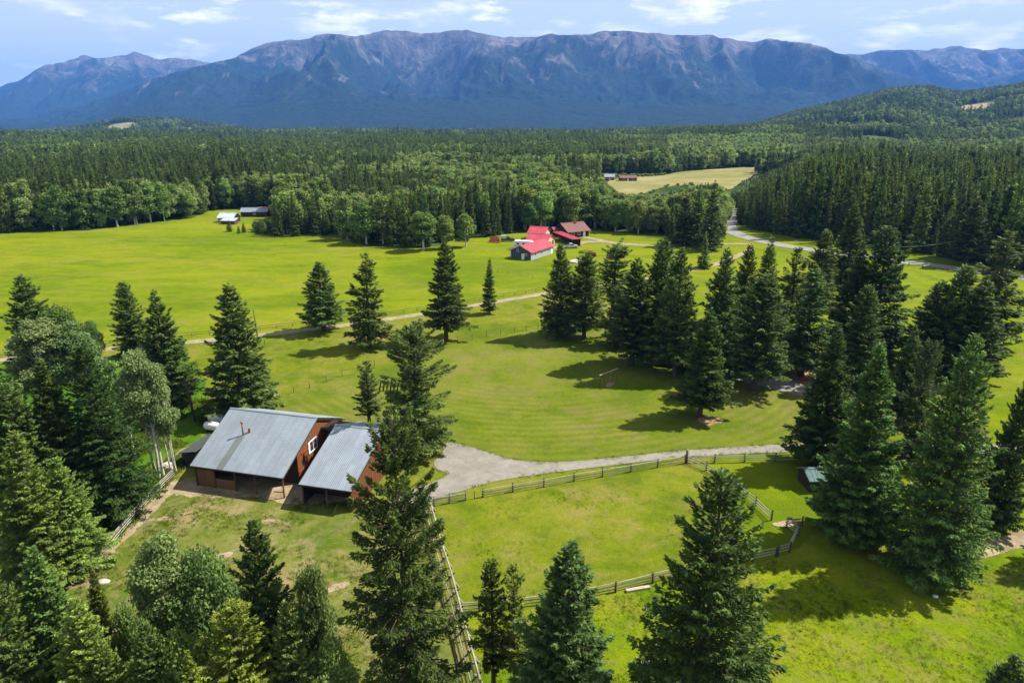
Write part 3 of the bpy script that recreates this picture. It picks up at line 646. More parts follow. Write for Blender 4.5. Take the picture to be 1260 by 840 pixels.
def plant(kind, x, y, H, R, label=None, name='spruce_tree', cat='tree', group=None, color=(1, 1, 1), rz=None, z=0.0):
    L = PROTO[kind]; i = cnt.get(kind, 0); cnt[kind] = i + 1; pr = L[i % len(L)]
    e = empty(name, (x, y, z), rnd.uniform(0, 6.28) if rz is None else rz, label, cat, group); e.rotation_euler.x = rnd.gauss(0, .016); e.rotation_euler.y = rnd.gauss(0, .016); e.scale = (R / pr['R'], R / pr['R'], H / pr['H'])
    c = link('crown', pr['crown'], e); c.color = (*color, 1); link('trunk', pr['trunk'], e)
    return e

# ------------------------------------------------------------------ woods
def sample_woods():
    g = np.random.default_rng(5); out = []
    for r0, r1, sp in ((90, 720, 3.9), (720, 1500, 5.6), (1500, 4300, 9.5)):
        xs = np.arange(-r1 * .98, r1 * .98, sp); ys = np.arange(60, r1, sp); X, Y = np.meshgrid(xs, ys); X = X.ravel(); Y = Y.ravel()
        X = X + g.uniform(-.48, .48, X.size) * sp; Y = Y + g.uniform(-.48, .48, X.size) * sp
        r = np.hypot(X, Y); k = (r >= r0) & (r < r1) & (np.abs(X) < .98 * Y + 40); X = X[k]; Y = Y[k]
        out.append(np.stack([X, Y, np.full(X.size, sp)], 1))
    A = np.concatenate(out); X, Y, S = A.T
    r = np.hypot(X, Y); px = 630 + FPX * X / (np.maximum(Y, 1) * CP + 11.5)
    keep = ~inside(OPEN_POLY, X, Y) & ~inside(FAR_FIELD, X, Y) & ~inside(FAR_PATCH, X, Y)
    # beyond the low rise the land falls away; only the hill on the right goes on
    keep &= (r < 2700) | (px > 740)| ((np.abs(px - 190) < 190) & (Y > 2500) & (Y < 3500))
    # natural glades
    gl = N3.fbm(X / 150 + 9, Y / 110, 3); keep &= ~((gl < .36) & (r > 480)); keep &= g.random(X.size) < .78 + .3 * (N2(X / 40, Y / 40) - .5)
    hill_cl = ((px - 1190) / 26) ** 2 + ((Y - 2050) / 75) ** 2 < 1
    lo_cl = ((px - 150) / 22) ** 2 + ((Y - 2880) / 85) ** 2 < 1; lo2 = ((px - 234) / 13) ** 2 + ((Y - 2830) / 40) ** 2 < 1
    keep &= ~(hill_cl | lo_cl | lo2)
    # the lane to the far field and the far cabins
    cab = (np.abs(X - G(758, 221).x) < 26) & (np.abs(Y - G(758, 221).y) < 26); keep &= ~cab; keep &= ~((px > 745) & (px < 905) & (Y > 375) & (Y < 560) & (g.random(X.size) < .75))
    X, Y, S, r, px = X[keep], Y[keep], S[keep], r[keep], px[keep]
    # how broad-leaved: a pale fringe along the meadow, stands farther out; none in the right-hand wood
    cl = N2.fbm(X / 62 + 3, Y / 75 + 7, 3); c2 = N1.fbm(X / 300 + 3, Y / 300 + 7, 3)
    fringe = 1 - smooth(0, 1, (r - 300) / 190)
    pa = np.where(px < 905, .04 + .80 * np.clip(fringe, 0, 1) * smooth(.42, .50, cl), .02)
    pa = np.where((px > 415) & (px < 650), np.where(r < 310, .05 + .6 * smooth(.52, .57, cl), .05 + .80 * smooth(.46, .52, cl) * (r < 680)), pa)
    pa = np.where((px >= 650) & (px < 905), np.where(r < 640, .08 + .8 * smooth(.47, .52, cl), pa), pa)
    pa = np.where((r > 640) & (px < 800), .07 + .65 * smooth(.50, .58, cl) * smooth(.42, .54, c2), pa)
    pa = np.where((px > 760) & (r > 640), .06 + .75 * smooth(.48, .54, cl) * smooth(.38, .50, c2) * np.where(Y > 1500, .45, 1), pa)
    pa = np.where((px > 820) & (px < 985) & (r > 690) & (r < 1250), .85, pa)
    pa = np.where((px > 300) & (px <= 415) & (r > 300) & (r < 620), .06 + .8 * smooth(.46, .51, cl), pa)
    pa = np.where((px > 905) & (r < 600), .012, pa)
    pa = np.where((px > 300) & (px < 425) & (r < 300), .03, pa)
    asp = g.random(X.size) < pa
    H = np.where(asp, g.uniform(13, 19.5, X.size), 10 + 17 * g.random(X.size) ** .9 * np.where((px < 900) & (r < 620) & (px > 330), .72, 1)) * np.where((px > 905) & (r < 620), 1.13, 1) * np.where(S > 8, 1.05, 1)
    H *= 1 - .25 * (N3(X / 60, Y / 60) - .5)
    row = np.interp(px, [728, 742, 800, 832, 842, 885, 900, 945, 1000, 1012], [150, 234, 238, 240, 223, 223, 240, 209, 184, 150])
    lim = CAM_H + Y * np.array([ray(630, q).z / ray(630, q).y for q in row]); low = (Y < 610) & (Y > 215) & (row > 155) & (lim < H)
    low |= (px > 300) & (px < 339) & (Y < 352) & (Y > 250)
    lim = np.where((px > 300) & (px < 339) & (Y < 352), CAM_H + Y * (ray(630, 269).z / ray(630, 269).y), lim); low &= lim < H
    H = np.where(low, np.maximum(lim, 2.5) * g.uniform(.75, 1, X.size), H); asp = asp | (low & (H < 9) & (px < 905))
    R = np.maximum(H, 6) * np.where(asp, g.uniform(.20, .28, X.size), g.uniform(.105, .145, X.size)) * np.where(S > 8, 1.45, np.where(S > 5, 1.12, 1))
    return X, Y, hz(X, Y), H, R, asp, r, px
WX, WY, WZ, WH, WR, WA, Wr, Wpx = sample_woods()

def wood_label(px, asp):
    z = 'at the left end of the meadow' if px < 300 else 'right of the far sheds' if px < 430 else 'left of the red roofs' if px < 640 else 'behind the brown house' if px < 900 else 'beyond the country road'
    if asp: return 'pale green aspen in the woods ' + z, 'aspens in the woods ' + z
    return 'dark spruce in the front rows of woods ' + z, 'spruces in the woods ' + z
vis = (Wpx > -25) & (Wpx < 1285) & (Wr < 700)
used = np.zeros(WX.size, bool)
for asp, nmax, kind, nm in ((False, 215, 'fir_edge', 'spruce_tree'), (True, 230, 'aspen_edge', 'aspen_tree')):
    idx = np.where(vis & (WA == asp))[0]; edge_d = Wr[idx] / WH[idx]
    idx = idx[np.argsort(edge_d)][:nmax]; used[idx] = True
    for i in idx:
        lb, gp = wood_label(Wpx[i], asp)
        plant(kind, WX[i], WY[i], WH[i], WR[i], lb, nm, 'tree', gp, z=float(WZ[i]), color=rnd.choice([(.75, .9, .85), (.95, 1.05, .9), (1.15, 1.2, .9), (.85, .92, .82), (1.3, 1.25, .9)]) if not asp else rnd.choice([(1, 1, 1), (.85, .95, .75), (1.05, 1, 1.05), (.75, .85, .7), (1.15, 1.15, .9)]))

def scatter(name, P, kinds, scl, rot, idxs, label=None):
    """ONE object: tree after tree set by geometry nodes"""
    me = bpy.data.meshes.new(name); me.vertices.add(len(P)); me.vertices.foreach_set('co', np.asarray(P, np.float32).ravel())
    a = me.attributes.new('scl', 'FLOAT_VECTOR', 'POINT'); a.data.foreach_set('vector', np.asarray(scl, np.float32).ravel())
    a = me.attributes.new('rot', 'FLOAT_VECTOR', 'POINT'); a.data.foreach_set('vector', np.asarray(rot, np.float32).ravel())
    a = me.attributes.new('pick', 'INT', 'POINT'); a.data.foreach_set('value', np.asarray(idxs, np.int32))
    o = link(name, me)
    c = bpy.data.collections.new(name + '_kinds')
    for k in kinds: c.objects.link(k)
    ng = bpy.data.node_groups.new(name, 'GeometryNodeTree')
    ng.interface.new_socket('Geometry', in_out='INPUT', socket_type='NodeSocketGeometry'); ng.interface.new_socket('Geometry', in_out='OUTPUT', socket_type='NodeSocketGeometry')
    n = ng.nodes; l = ng.links; gi = n.new('NodeGroupInput'); go = n.new('NodeGroupOutput'); ip = n.new('GeometryNodeInstanceOnPoints')
    ci = n.new('GeometryNodeCollectionInfo'); ci.inputs['Collection'].default_value = c; ci.inputs['Separate Children'].default_value = True; ci.inputs['Reset Children'].default_value = True
    def na(nm, t):
        q = n.new('GeometryNodeInputNamedAttribute'); q.data_type = t; q.inputs['Name'].default_value = nm; return [s for s in q.outputs if s.enabled and s.name == 'Attribute'][0]
    mp = n.new('GeometryNodeMeshToPoints'); l.new(gi.outputs[0], mp.inputs[0]); l.new(mp.outputs[0], ip.inputs['Points']); l.new(ci.outputs[0], ip.inputs['Instance']); ip.inputs['Pick Instance'].default_value = True
    l.new(na('pick', 'INT'), ip.inputs['Instance Index']); l.new(na('scl', 'FLOAT_VECTOR'), ip.inputs['Scale'])
    er = n.new('FunctionNodeEulerToRotation'); l.new(na('rot', 'FLOAT_VECTOR'), er.inputs[0]); l.new(er.outputs[0], ip.inputs['Rotation'])
    l.new(ip.outputs[0], go.inputs[0])
    md = o.modifiers.new('scatter', 'NODES'); md.node_group = ng
    return tag(o, label, kind='stuff')
def join_tree(pr, nm, color):                            # crown and trunk as one mesh for the far woods
    o = bpy.data.objects.new(nm, pr['crown']); o.color = (*color, 1); return o
gr = np.random.default_rng(8)
for asp, nm, kn, kf in ((False, 'conifer_forest', 'fir_edge', 'fir_far'), (True, 'aspen_woods', 'aspen_edge', 'aspen_far')):
    for far in (False, True):
        k = (~used) & (WA == asp) & ((Wr >= 620) == far); kk = kf if far else kn; prs = PROTO[kk]
        cols_ = [(.62, .78, .76), (.75, .90, .84), (.82, .95, .88), (.92, 1.05, .90), (1.05, 1.15, .88), (1.25, 1.25, .9)] if not asp else [(.75, .82, .72), (.8, .9, .7), (.95, .95, .95), (1, 1, 1), (1.05, 1.1, .85)]
        kinds = [join_tree(pr, nm + '_kind', cols_[i % len(cols_)]) for i, pr in enumerate(prs)]
        n_ = int(k.sum()); sx = WR[k] / prs[0]['R']; sc = np.stack([sx, sx, WH[k] / prs[0]['H']], 1); ro = np.zeros((n_, 3)); ro[:, 2] = gr.uniform(0, 6.28, n_)
        scatter(('far_' if far else '') + nm, np.stack([WX[k], WY[k], WZ[k] - .3], 1), kinds, sc, ro, np.clip(((N3.fbm(WX[k] / 130, WY[k] / 130, 3) - .30) / .4 * len(prs) + gr.normal(0, 1.3, n_)), 0, len(prs) - 1).astype(int))
print('woods', WX.size, int(used.sum()))

# ------------------------------------------------------------------ single trees, from the photograph: top column, base row, top row, crown width in pixels
def T(kind, tx, by, ty, w, label, color=(1, 1, 1), name='spruce_tree', cat='tree', group=None):
    p = G(630, by); h = height_at(p, ty); dtop = p.y * CP + (CAM_H - h) * SP; x = (tx - 630) / FPX * dtop
    dm = p.y * CP + (CAM_H - h * .35) * SP; R = w / 2 / FPX * dm * (1.08 if 'aspen' in kind or 'bush' in kind else 1.02 if 'near' in kind else 1.1 if 'mid' in kind else 1.0)
    return plant(kind, x, p.y, h, R, label, name, cat, group, color)
DK = (.92, .96, .88); MD = (1.08, 1.1, .95); LT = (1.45, 1.42, 1.1); YL = (1.7, 1.5, .8); BL = (.95, 1.06, 1.12); GY = (1.1, 1.05, 1.25); SV = (1.0, 1.02, 1.35)
# trees of the middle ground, left
T('fir_mid', 278, 512, 349, 86, 'broad dark spruce standing right behind the grey roofed barn', DK)
T('trunk_mid', 391, 407, 322, 52, 'conical spruce with a clear trunk casting its shadow on the dirt lane', DK)
T('ragged_mid', 447, 428, 312, 46, 'thin ragged conifer with open branches below the dirt lane', MD)
T('trunk_mid', 545, 419, 292, 54, 'dense dark spruce alone at the lane, right of the ragged conifer', DK)
T('narrow_mid', 601, 386, 317, 20, 'small slim spruce alone beside the dirt lane', DK)
T('fir_mid', 152, 442, 347, 46, 'dark spruce at the left of the pair beside the lane', DK)
T('fir_mid', 187, 506, 357, 76, 'larger drooping spruce of the pair, behind the white trunked aspens', DK)
T('pine_near', 449, 530, 444, 38, 'small thin grey pine behind the right-hand barn roof', GY, 'pine_tree')
T('ragged_near', 507, 557, 404, 70, 'big dark spruce with a blunt top between barn and gravel turning place', DK)
T('ragged_near', 487, 880, 528, 100, 'very tall ragged spruce in front of the barn at the pole fence', MD)
T('pine_near', 606, 862, 686, 52, 'thin leaning pine right of the pole fence, greener of the two', (1.1, 1.15, .8), 'pine_tree')
T('pine_near', 634, 860, 690, 46, 'thin brownish pine touching the greener pine by the pole fence', (1.5, 1.15, .8), 'pine_tree')
T('fir_near', 695, 915, 660, 150, 'blue-green spruce in the bottom middle, right of the two thin pines', BL)
T('fir_near', 893, 955, 582, 190, 'large dense spruce in the foreground right of the middle', MD)
# bottom left corner
T('fir_near', 34, 925, 676, 130, 'large foreground spruce in the bottom left corner', (1.05, 1.15, 1))
T('fir_near', 84, 950, 738, 110, 'bright green spruce at the bottom edge near the left corner', LT)
T('fir_near', 104, 850, 700, 58, 'small yellow-green spruce at the lower end of the rail fence', YL)
T('fir_near', -30, 960, 700, 120, 'spruce cut by the left picture edge at the bottom', MD)
T('aspen_near', 190, 850, 655, 84, 'half bare grey-green aspen in the foreground barnyard', (1.15, 1.08, 1.25), 'aspen_tree')
T('bush_near', 243, 850, 672, 92, 'round leafy poplar between the bare aspen and the barnyard spruce', (.95, 1.02, 1.05), 'poplar_tree')
T('fir_near', 313, 900, 636, 122, 'dark spruce with a pointed top in the barnyard foreground', MD)
T('fir_near', 278, 950, 742, 140, 'yellow-green conifer at the bottom edge left of the middle', YL)
T('bush_near', 376, 850, 688, 56, 'thin pale green aspen right of the barnyard spruce', (1.05, 1.05, 1.2), 'aspen_tree')
T('bush_near', 402, 925, 785, 70, 'small leafy tree at the bottom edge left of the tall ragged spruce', (.8, .85, .8), 'aspen_tree')
T('bush_near', 150, 900, 742, 60, 'grey-green thicket at the foot of the half bare aspen', (1.1, 1.1, 1.05), 'shrub', 'shrub')
T('bush_near', 222, 930, 770, 84, 'leafy thicket at the bottom edge under the round poplar', (.9, 1.0, .85), 'shrub', 'shrub')
T('fir_near', 8, 900, 752, 90, 'short green spruce in the bottom left corner before the large one', LT)
T('fir_near', 128, 960, 790, 84, 'green spruce tip at the bottom edge below the yellow-green one', LT)
T('fir_near', 232, 1000, 806, 90, 'yellowish spruce tip at the bottom edge left of the yellow-green conifer', YL)
T('fir_near', 176, 935, 760, 74, 'dark small spruce under the half bare aspen', DK)
T('fir_near', 350, 940, 740, 90, 'spruce behind the yellow-green conifer at the bottom', MD)
# wood at the left edge
T('fir_mid', 22, 470, 338, 66, 'tallest conifer top at the left edge above the silver aspens', DK)
T('bush_near', 66, 470, 372, 66, 'round dark crown beside the tallest left-hand conifer', (.6, .7, .55), 'broadleaf_tree')
T('aspen_near', 40, 520, 380, 80, 'silvery aspen at the left, below the tallest conifer', SV, 'aspen_tree')
T('aspen_near', 84, 515, 392, 64, 'silvery aspen at the left, next to the meadow', SV, 'aspen_tree')
T('bush_near', 108, 450, 393, 26, 'small grey-green aspen standing out before the bright meadow', (.6, .7, .75), 'aspen_tree')
T('aspen_near', 168, 588, 428, 62, 'white trunked aspen group left of the barn', SV, 'aspen_tree')
T('aspen_near', 190, 582, 440, 38, 'slim white trunked aspen nearest to the barn', SV, 'aspen_tree')
T('aspen_near', 140, 560, 440, 56, 'pale aspen behind the dark firs at the left', (.8, .9, .85), 'aspen_tree')
T('fir_near', 98, 632, 424, 104, 'tall dark fir at the right side of the left-hand wood', (.7, .85, .75))
T('fir_near', 52, 640, 440, 100, 'bright topped fir in the middle of the left-hand wood', (1, 1.1, .9))
T('fir_near', 4, 655, 470, 110, 'dark fir cut by the left picture edge above the fence', DK)
T('fir_near', 130, 612, 520, 62, 'low dark fir next to the rail fence below the aspens', (.7, .85, .75))
T('fir_near', 70, 698, 560, 72, 'light green fir with a bare trunk foot beside the rail fence', LT)
T('fir_near', 14, 720, 530, 96, 'olive green fir at the left edge above the corner', (1.15, 1.1, .8))
T('fir_near', -40, 640, 420, 120, 'fir mostly beyond the left picture edge', DK)
# group behind the lawn
T('fir_mid', 693, 414, 299, 52, 'left spruce of the dark pair at the end of the lawn fence', DK)
T('trunk_mid', 722, 417, 311, 52, 'right spruce of the dark pair at the lawn end, trunk showing', DK)
T('pine_mid', 757, 398, 303, 44, 'open pine with a pale trunk behind the lawn pair', MD, 'pine_tree')
T('trunk_mid', 784, 450, 318, 71, 'tall spruce with drooping skirts behind the swing set', DK)
T('trunk_mid', 818, 446, 294, 56, 'spruce rising left of the teal roofed house', (.72, .86, .74))
T('fir_mid', 766, 425, 352, 40, 'short dark spruce in the shade behind the swing set', DK)
T('trunk_mid', 842, 462, 306, 62, 'spruce before the teal house roof, left', DK)
T('fir_mid', 894, 462, 304, 66, 'broad spruce standing over the teal roofed house', DK)
T('trunk_mid', 873, 513, 380, 64, 'pale olive spruce alone on the lawn with bare earth round its foot', (1.1, 1.12, .85))
T('trunk_mid', 943, 480, 338, 75, 'spruce in front of the teal house door', (.75, .9, .8))
T('ragged_mid', 985, 440, 305, 50, 'thin spruce between the house and the red earth bank', DK)
T('ragged_mid', 1003, 463, 330, 60, 'spruce with a tall bare trunk at the red low wall', DK)
T('fir_mid', 950, 425, 290, 50, 'slender spruce behind the teal house', MD)
T('fir_mid', 920, 405, 300, 44, 'far spruce behind the house, nearest to the farm field', MD)
T('fir_mid', 1072, 478, 352, 58, 'spruce behind the gravel yard, half hidden by the bushy one', DK)
T('fir_mid', 1128, 520, 400, 48, 'slim spruce standing behind the tall right-hand pair', DK)
T('fir_mid', 1016, 380, 282, 48, 'spruce behind the red earth bank, farther one', MD)
T('fir_mid', 1056, 352, 250, 50, 'light green tall spruce beside the country road', (1.0, 1.1, .85))
T('fir_mid', 1102, 440, 280, 75, 'tall blue-green spruce before the bright field', (.75, .95, .95))
T('fir_mid', 1060, 440, 308, 68, 'spruce left of the bright field on the right', DK)
T('fir_mid', 1034, 575, 397, 82, 'bushy spruce behind the small teal roofed shed', (.9, 1.05, .85))
T('fir_near', 1092, 662, 424, 112, 'tall spruce right of the small teal roofed shed', (.85, 1.0, .85))
T('fir_near', 1208, 705, 412, 118, 'tall spruce at the right with its lowest boughs over the bare earth', (.8, 1, .9))
T('ragged_near', 1150, 575, 424, 42, 'grey-green thin spruce between the two tall right-hand spruces', (1.2, 1.15, 1.3))
T('fir_mid', 1158, 458, 345, 71, 'dark spruce in front of the bright field, left of a group', DK)
T('fir_mid', 1190, 460, 326, 68, 'taller dark spruce of the group right of the bright field', DK)
T('fir_mid', 1218, 468, 338, 75, 'dark spruce at the right of the group by the bright field', DK)
T('ragged_mid', 1246, 420, 284, 64, 'tall spruce at the right picture edge above the field', MD)
T('fir_near', 1268, 650, 436, 72, 'dark spruce cut by the right picture edge', DK)
q = G(1236, 716) + Vector((14.5, 4.6, 0)); plant('fir_near', q.x, q.y, 19, 4.2, 'spruce beyond the right picture edge whose shadow crosses the pasture')
T('fir_near', 1244, 960, 800, 110, 'spruce tip in the bottom right corner', DK)
# along the road and round the farm
T('trunk_mid', 1206, 327, 243, 42, 'spruce standing in the open beyond the country road', DK)
T('fir_edge', 845, 302, 232, 30, 'spruce left in the clump before the road bend', DK)
T('fir_edge', 862, 303, 226, 32, 'spruce in the middle of the clump before the road bend', DK)
T('fir_edge', 880, 308, 222, 34, 'spruce with a visible trunk right in the clump before the road bend', DK)
T('fir_edge', 828, 300, 262, 20, 'small pale spruce left of the clump at the road bend', MD)
T('fir_edge', 870, 330, 285, 20, 'young spruce at the end of the farm track', MD)
T('aspen_mid', 519, 308, 254, 36, 'round pale green tree before the dark forest, left of the red roofs', (1.1, 1.1, .9), 'broadleaf_tree')
T('aspen_mid', 547, 306, 262, 22, 'smaller pale green tree beside the round one', (1, 1.05, .9), 'broadleaf_tree')
T('aspen_mid', 572, 304, 260, 24, 'pale thin tree behind the meadow, nearest to the rusty heap', (1.2, 1.2, 1), 'broadleaf_tree')
T('fir_edge', 281, 285, 271, 9, 'young spruce left in the row below the white shed', DK, 'young_spruce')
T('fir_edge', 293, 287, 277, 5, 'smallest young spruce in the row below the far sheds', DK, 'young_spruce')
T('fir_edge', 299, 286, 274, 7, 'young spruce right in the row below the far sheds', DK, 'young_spruce')

# ------------------------------------------------------------------ fences
def unit_rail(r, mat, n=6): return MB().tube((0, 0, 0), (1, 0, 0), r, r * .8, n).mesh('rail', mat)
def unit_post(r, mat, n=8): return MB().tube((0, 0, -.3), (0, 0, 1), r, r * .88, n).mesh('post', mat, True)
RAIL = unit_rail(.062, M['weathered']); RAIL_D = unit_rail(.055, M['post']); POST = unit_post(.11, M['post']); POST_W = unit_post(.085, M['weathered']); BUCK = unit_rail(.095, M['weathered']); BUCK_D = unit_rail(.09, M['post']); WIRE = unit_rail(.007, M['post'], 4); POST_T = unit_post(.055, M['post'], 6)
def span(name, me, a, b, parent, o0, sag=0):
    d = b - a; o = link(name, me, parent, a - o0); o.rotation_euler = d.to_track_quat('X', 'Z').to_euler(); o.scale = (d.length, 1, 1); return o
def resample(P, sp):
    out = [P[0]]
    for a, b in zip(P, P[1:]):
        k = max(1, round((b - a).length / sp))
        out += [a.lerp(b, q / k) for q in range(1, k + 1)]
    return out
def fence(pts, label, heights=(.35, .72, 1.08), post_h=1.28, sp=3.6, rail=None, post=None, group=None, exact=False, rail_name='rail', skip=(), first_post=True, world_pts=False):
    P = [Vector(p) if world_pts else G(*p) for p in pts]; P = P if exact else resample(P, sp)
    root = empty('rail_fence' if rail_name == 'rail' else 'wire_fence', P[0], 0, label, 'fence', group)
    rail = rail or RAIL; post = post or POST
    for i, p in enumerate(P):
        if i == 0 and not first_post: continue
        o = link('post', post, root, p - P[0]); o.scale = (1, 1, post_h * rnd.uniform(.95, 1.06)); o.rotation_euler = (rnd.uniform(-.04, .04), rnd.uniform(-.04, .04), rnd.uniform(0, 3))
    for i, (a, b) in enumerate(zip(P, P[1:])):
        if i in skip: continue
        d = (b - a).normalized(); s = Vector((d.y, -d.x, 0)) * .13
        for h in heights:
            span(rail_name, rail, a + s + Vector((0, 0, h + rnd.uniform(-.04, .04))) - d * .12, b + s + Vector((0, 0, h + rnd.uniform(-.04, .04))) + d * .12, root, P[0])
    return root
fence([(70, 731), (100, 706), (137, 671), (165, 638), (190, 610), (213, 587)], 'pale rail fence running down the left side of the barnyard', (.35, .65, .95, 1.22), 1.4, 3.2)
fence([(513, 626), (534, 622.5), (553, 619), (573, 615.5)], 'short rail fence piece between the pole fence and the wire gate', (.3, .6, .9, 1.15), 1.3, exact=True)
fence([(594, 611.5), (631, 605), (669, 599), (706, 592), (741, 586.5), (776, 580.5), (809, 575), (843, 569.5)], 'pale rail fence between the gravel driveway and the lower pasture', (.35, .72, 1.1), 1.3, exact=True)
fence([(846, 569), (879, 569), (916, 568), (954, 567.5), (990, 566.5), (1026, 565.5), (1062, 564.5), (1098, 563), (1134, 561), (1170, 559)], 'rail fence along the driveway right of the tall corner post', (.35, .72, 1.1), 1.3, exact=True, rail=RAIL, first_post=False)
fence([(846, 570), (869, 579), (889, 591), (910, 606), (930, 622), (949, 640)], 'rail fence slanting down behind the big foreground spruce', (.35, .72, 1.1), 1.35, exact=True, first_post=False)
fence([(967.6, 649), (982, 659), (971, 680), (957, 684)], 'kinked rail fence in the shade of the tall right-hand spruces', (.4, .75, 1.1), 1.4, exact=True)
fence([(955, 685), (925, 691), (885, 700), (840, 708.5), (803, 717.5), (757, 729), (715, 737), (672, 744), (630, 749), (590, 752.5), (562, 754)], 'rail fence crossing the pasture from the big spruce to the pole fence', (.35, .7, 1.05), 1.3, exact=True)
fence([(40, 433), (120, 426), (215, 416), (300, 408.5), (360, 402), (428, 394), (480, 388), (560, 376), (620, 365.5), (672, 357.5), (730, 348)], 'long low rail fence on the far side of the dirt lane', (.5, 1.0), 1.25, 3.6, rail=RAIL_D, post=POST_W)
fence([(341, 490), (381, 477.5), (440, 456.5), (500, 437.5), (563, 420.5), (633, 409.5), (690, 400)], 'wire fence with thin posts curving round the top of the lawn', (.4, .8, 1.15), 1.25, 3.4, rail=WIRE, post=POST_T, rail_name='wire')
fence([(325, 498), (333, 493.5), (342, 489)], 'two board panels at the near end of the lawn fence behind the barn', (.7, 1.05), 1.35, exact=True)
fence([(1118, 327), (1135, 330), (1165, 334), (1200, 339), (1240, 345)], 'far post and rail fence between the country road and the bright field', (.6, 1.1), 1.3, 4.0, rail=RAIL_D)
fence([(600, 333), (625, 338), (655, 343), (690, 347)], 'wire fence across the meadow below the grey-blue shed', (.5, 1.0), 1.2, 4.0, rail=WIRE, post=POST_T, rail_name='wire')
# corner post, taller than the rest
cp = G(844.5, 570); o = empty('corner_post', cp, 0, 'tall thick dark corner post where the rail fences meet at the driveway', 'post')
MB().tube((0, 0, -.3), (0, 0, 2.0), .17, .15, 10).build('shaft', M['post'], o, smooth_shade=True); MB().tube((0, 0, 1.995), (0, 0, 2.12), .19, .12, 10).build('cap', M['weathered'], o)
# wire gate in the driveway fence
a = G(574, 615.5); b = G(593.5, 611.7); o = empty('wire_gate', a, 0, 'dark wire gate with a middle stake in the driveway fence', 'gate')
for h in (.25, .5, .75, 1.0): span('wire', WIRE, a + Vector((0, 0, h)), b + Vector((0, 0, h)), o, a)
q = link('stake', POST_T, o, (a + b) / 2 - a); q.scale = (1, 1, 1.15)
# gate behind the big spruce
a = G(968.5, 648.5); b = G(986.5, 647); o = empty('pole_gate', a, 0, 'low pole gate in the shade left of the tall right-hand spruces', 'gate')
q = link('post', POST, o, b - a); q.scale = (1, 1, 1.3)
for h in (.55, 1.0): span('rail', RAIL_D, a + Vector((0, 0, h)), b + Vector((0, 0, h)), o, a)
# buck and pole fence: leaning rails on crossed poles, running towards the camera
def pole_fence():
    P = resample([G(*p) for p in [(516, 630), (528, 680), (541, 725), (556, 790), (570, 850), (590, 940)]], 2.7)
    root = empty('pole_fence', P[0], 0, 'tall leaning pole fence running towards the camera left of the thin pines', 'fence')
    n = len(P)
    for i, p in enumerate(P):
        d = (P[min(n - 1, i + 1)] - P[max(0, i - 1)]).normalized(); s = Vector((-d.y, d.x, 0))   # towards the lower pasture
        if s.x < 0: s = -s
        f = s * -.15; t = s * 1.55 + Vector((0, 0, 1.75)); bb = s * 2.0; tt = s * .95 + Vector((0, 0, 1.7))
        span('brace', BUCK_D, p + f - Vector((0, 0, .1)), p + t + d * .06, root, P[0]); span('brace', BUCK, p + bb + d * .14 - Vector((0, 0, .1)), p + tt + d * .14, root, P[0])
        if i == n - 1: break
        p2 = P[i + 1]
        for k, q in enumerate((.14, .33, .52, .71, .90)):
            e = lambda: Vector((rnd.uniform(-.03, .03), 0, rnd.uniform(-.04, .04)))
            off = f.lerp(t, q) + s * -.08
            span('rail', BUCK_D if k in (0, 1, 3) else BUCK, p + off + e() - d * .25, p2 + off + e() + d * .25, root, P[0])
        span('top_pole', BUCK, p + s * 1.30 + Vector((0, 0, 1.58)) - d * .3, p2 + s * 1.30 + Vector((0, 0, 1.58)) + d * .3, root, P[0])
    for k in (3, 4):
        p = P[min(k, n - 2)]; span('loose_pole', RAIL_D, p + Vector((-1.6, -.5 * k + 1, .55)), p + Vector((1.1, -.5 * k + 1.3, 1.05)), root, P[0])
pole_fence()

# ------------------------------------------------------------------ barn
ANG = math.radians(-14.1)
def sheet_mesh(w, ln, mat, ribs=4, hgt=.012):
    mb = MB(); xs = []; st = w / ribs
    for i in range(ribs): x = i * st; xs += [(x, 0), (x + st * .60, 0), (x + st * .70, hgt), (x + st * .90, hgt)]
    xs.append((w + .02, .004)); n = len(xs)
    vs = [(x, 0, z) for x, z in xs] + [(x, ln, z) for x, z in xs]; mb.add(vs, [(i, i + 1, n + i + 1, n + i) for i in range(n - 1)])
    return mb.mesh('roof_sheet', mat)
def metal_slope(parent, x0, x1, y0, z0, y1, z1, rows, mat, width=.95, stain=(), stain_mat=None):
    """separate ribbed sheets laid in lapping rows from the eave up"""
    L = math.hypot(y1 - y0, z1 - z0); a = math.atan2(z1 - z0, abs(y1 - y0)); n = max(1, round((x1 - x0) / width)); w = (x1 - x0) / n; sgn = 1 if y1 > y0 else -1
    for r, (ra, rb) in enumerate(zip(rows, rows[1:])):
        ln = (rb - ra) * L + (.12 if r < len(rows) - 2 else 0); me = sheet_mesh(w, ln, mat); me2 = sheet_mesh(w, ln, stain_mat) if stain else None
        for c in range(n):
            y = y0 + sgn * math.cos(a) * ra * L; z = z0 + math.sin(a) * ra * L - .012 * r * 0 + .016 * (len(rows) - r)
            o = link('roof_sheet', me2 if (c in stain and r < len(rows) - 1 and (r, c) in stain.get('cells')) else me, parent)
            if sgn > 0: o.location = (x0 + c * w, y, z + rnd.uniform(0, .004)); o.rotation_euler = (a + rnd.uniform(-.0012, .0012), 0, 0)
            else: o.location = (x0 + (c + 1) * w, y, z + rnd.uniform(0, .004)); o.rotation_euler = (a, 0, math.pi)
class Stain(dict):
    def __contains__(s, k): return True
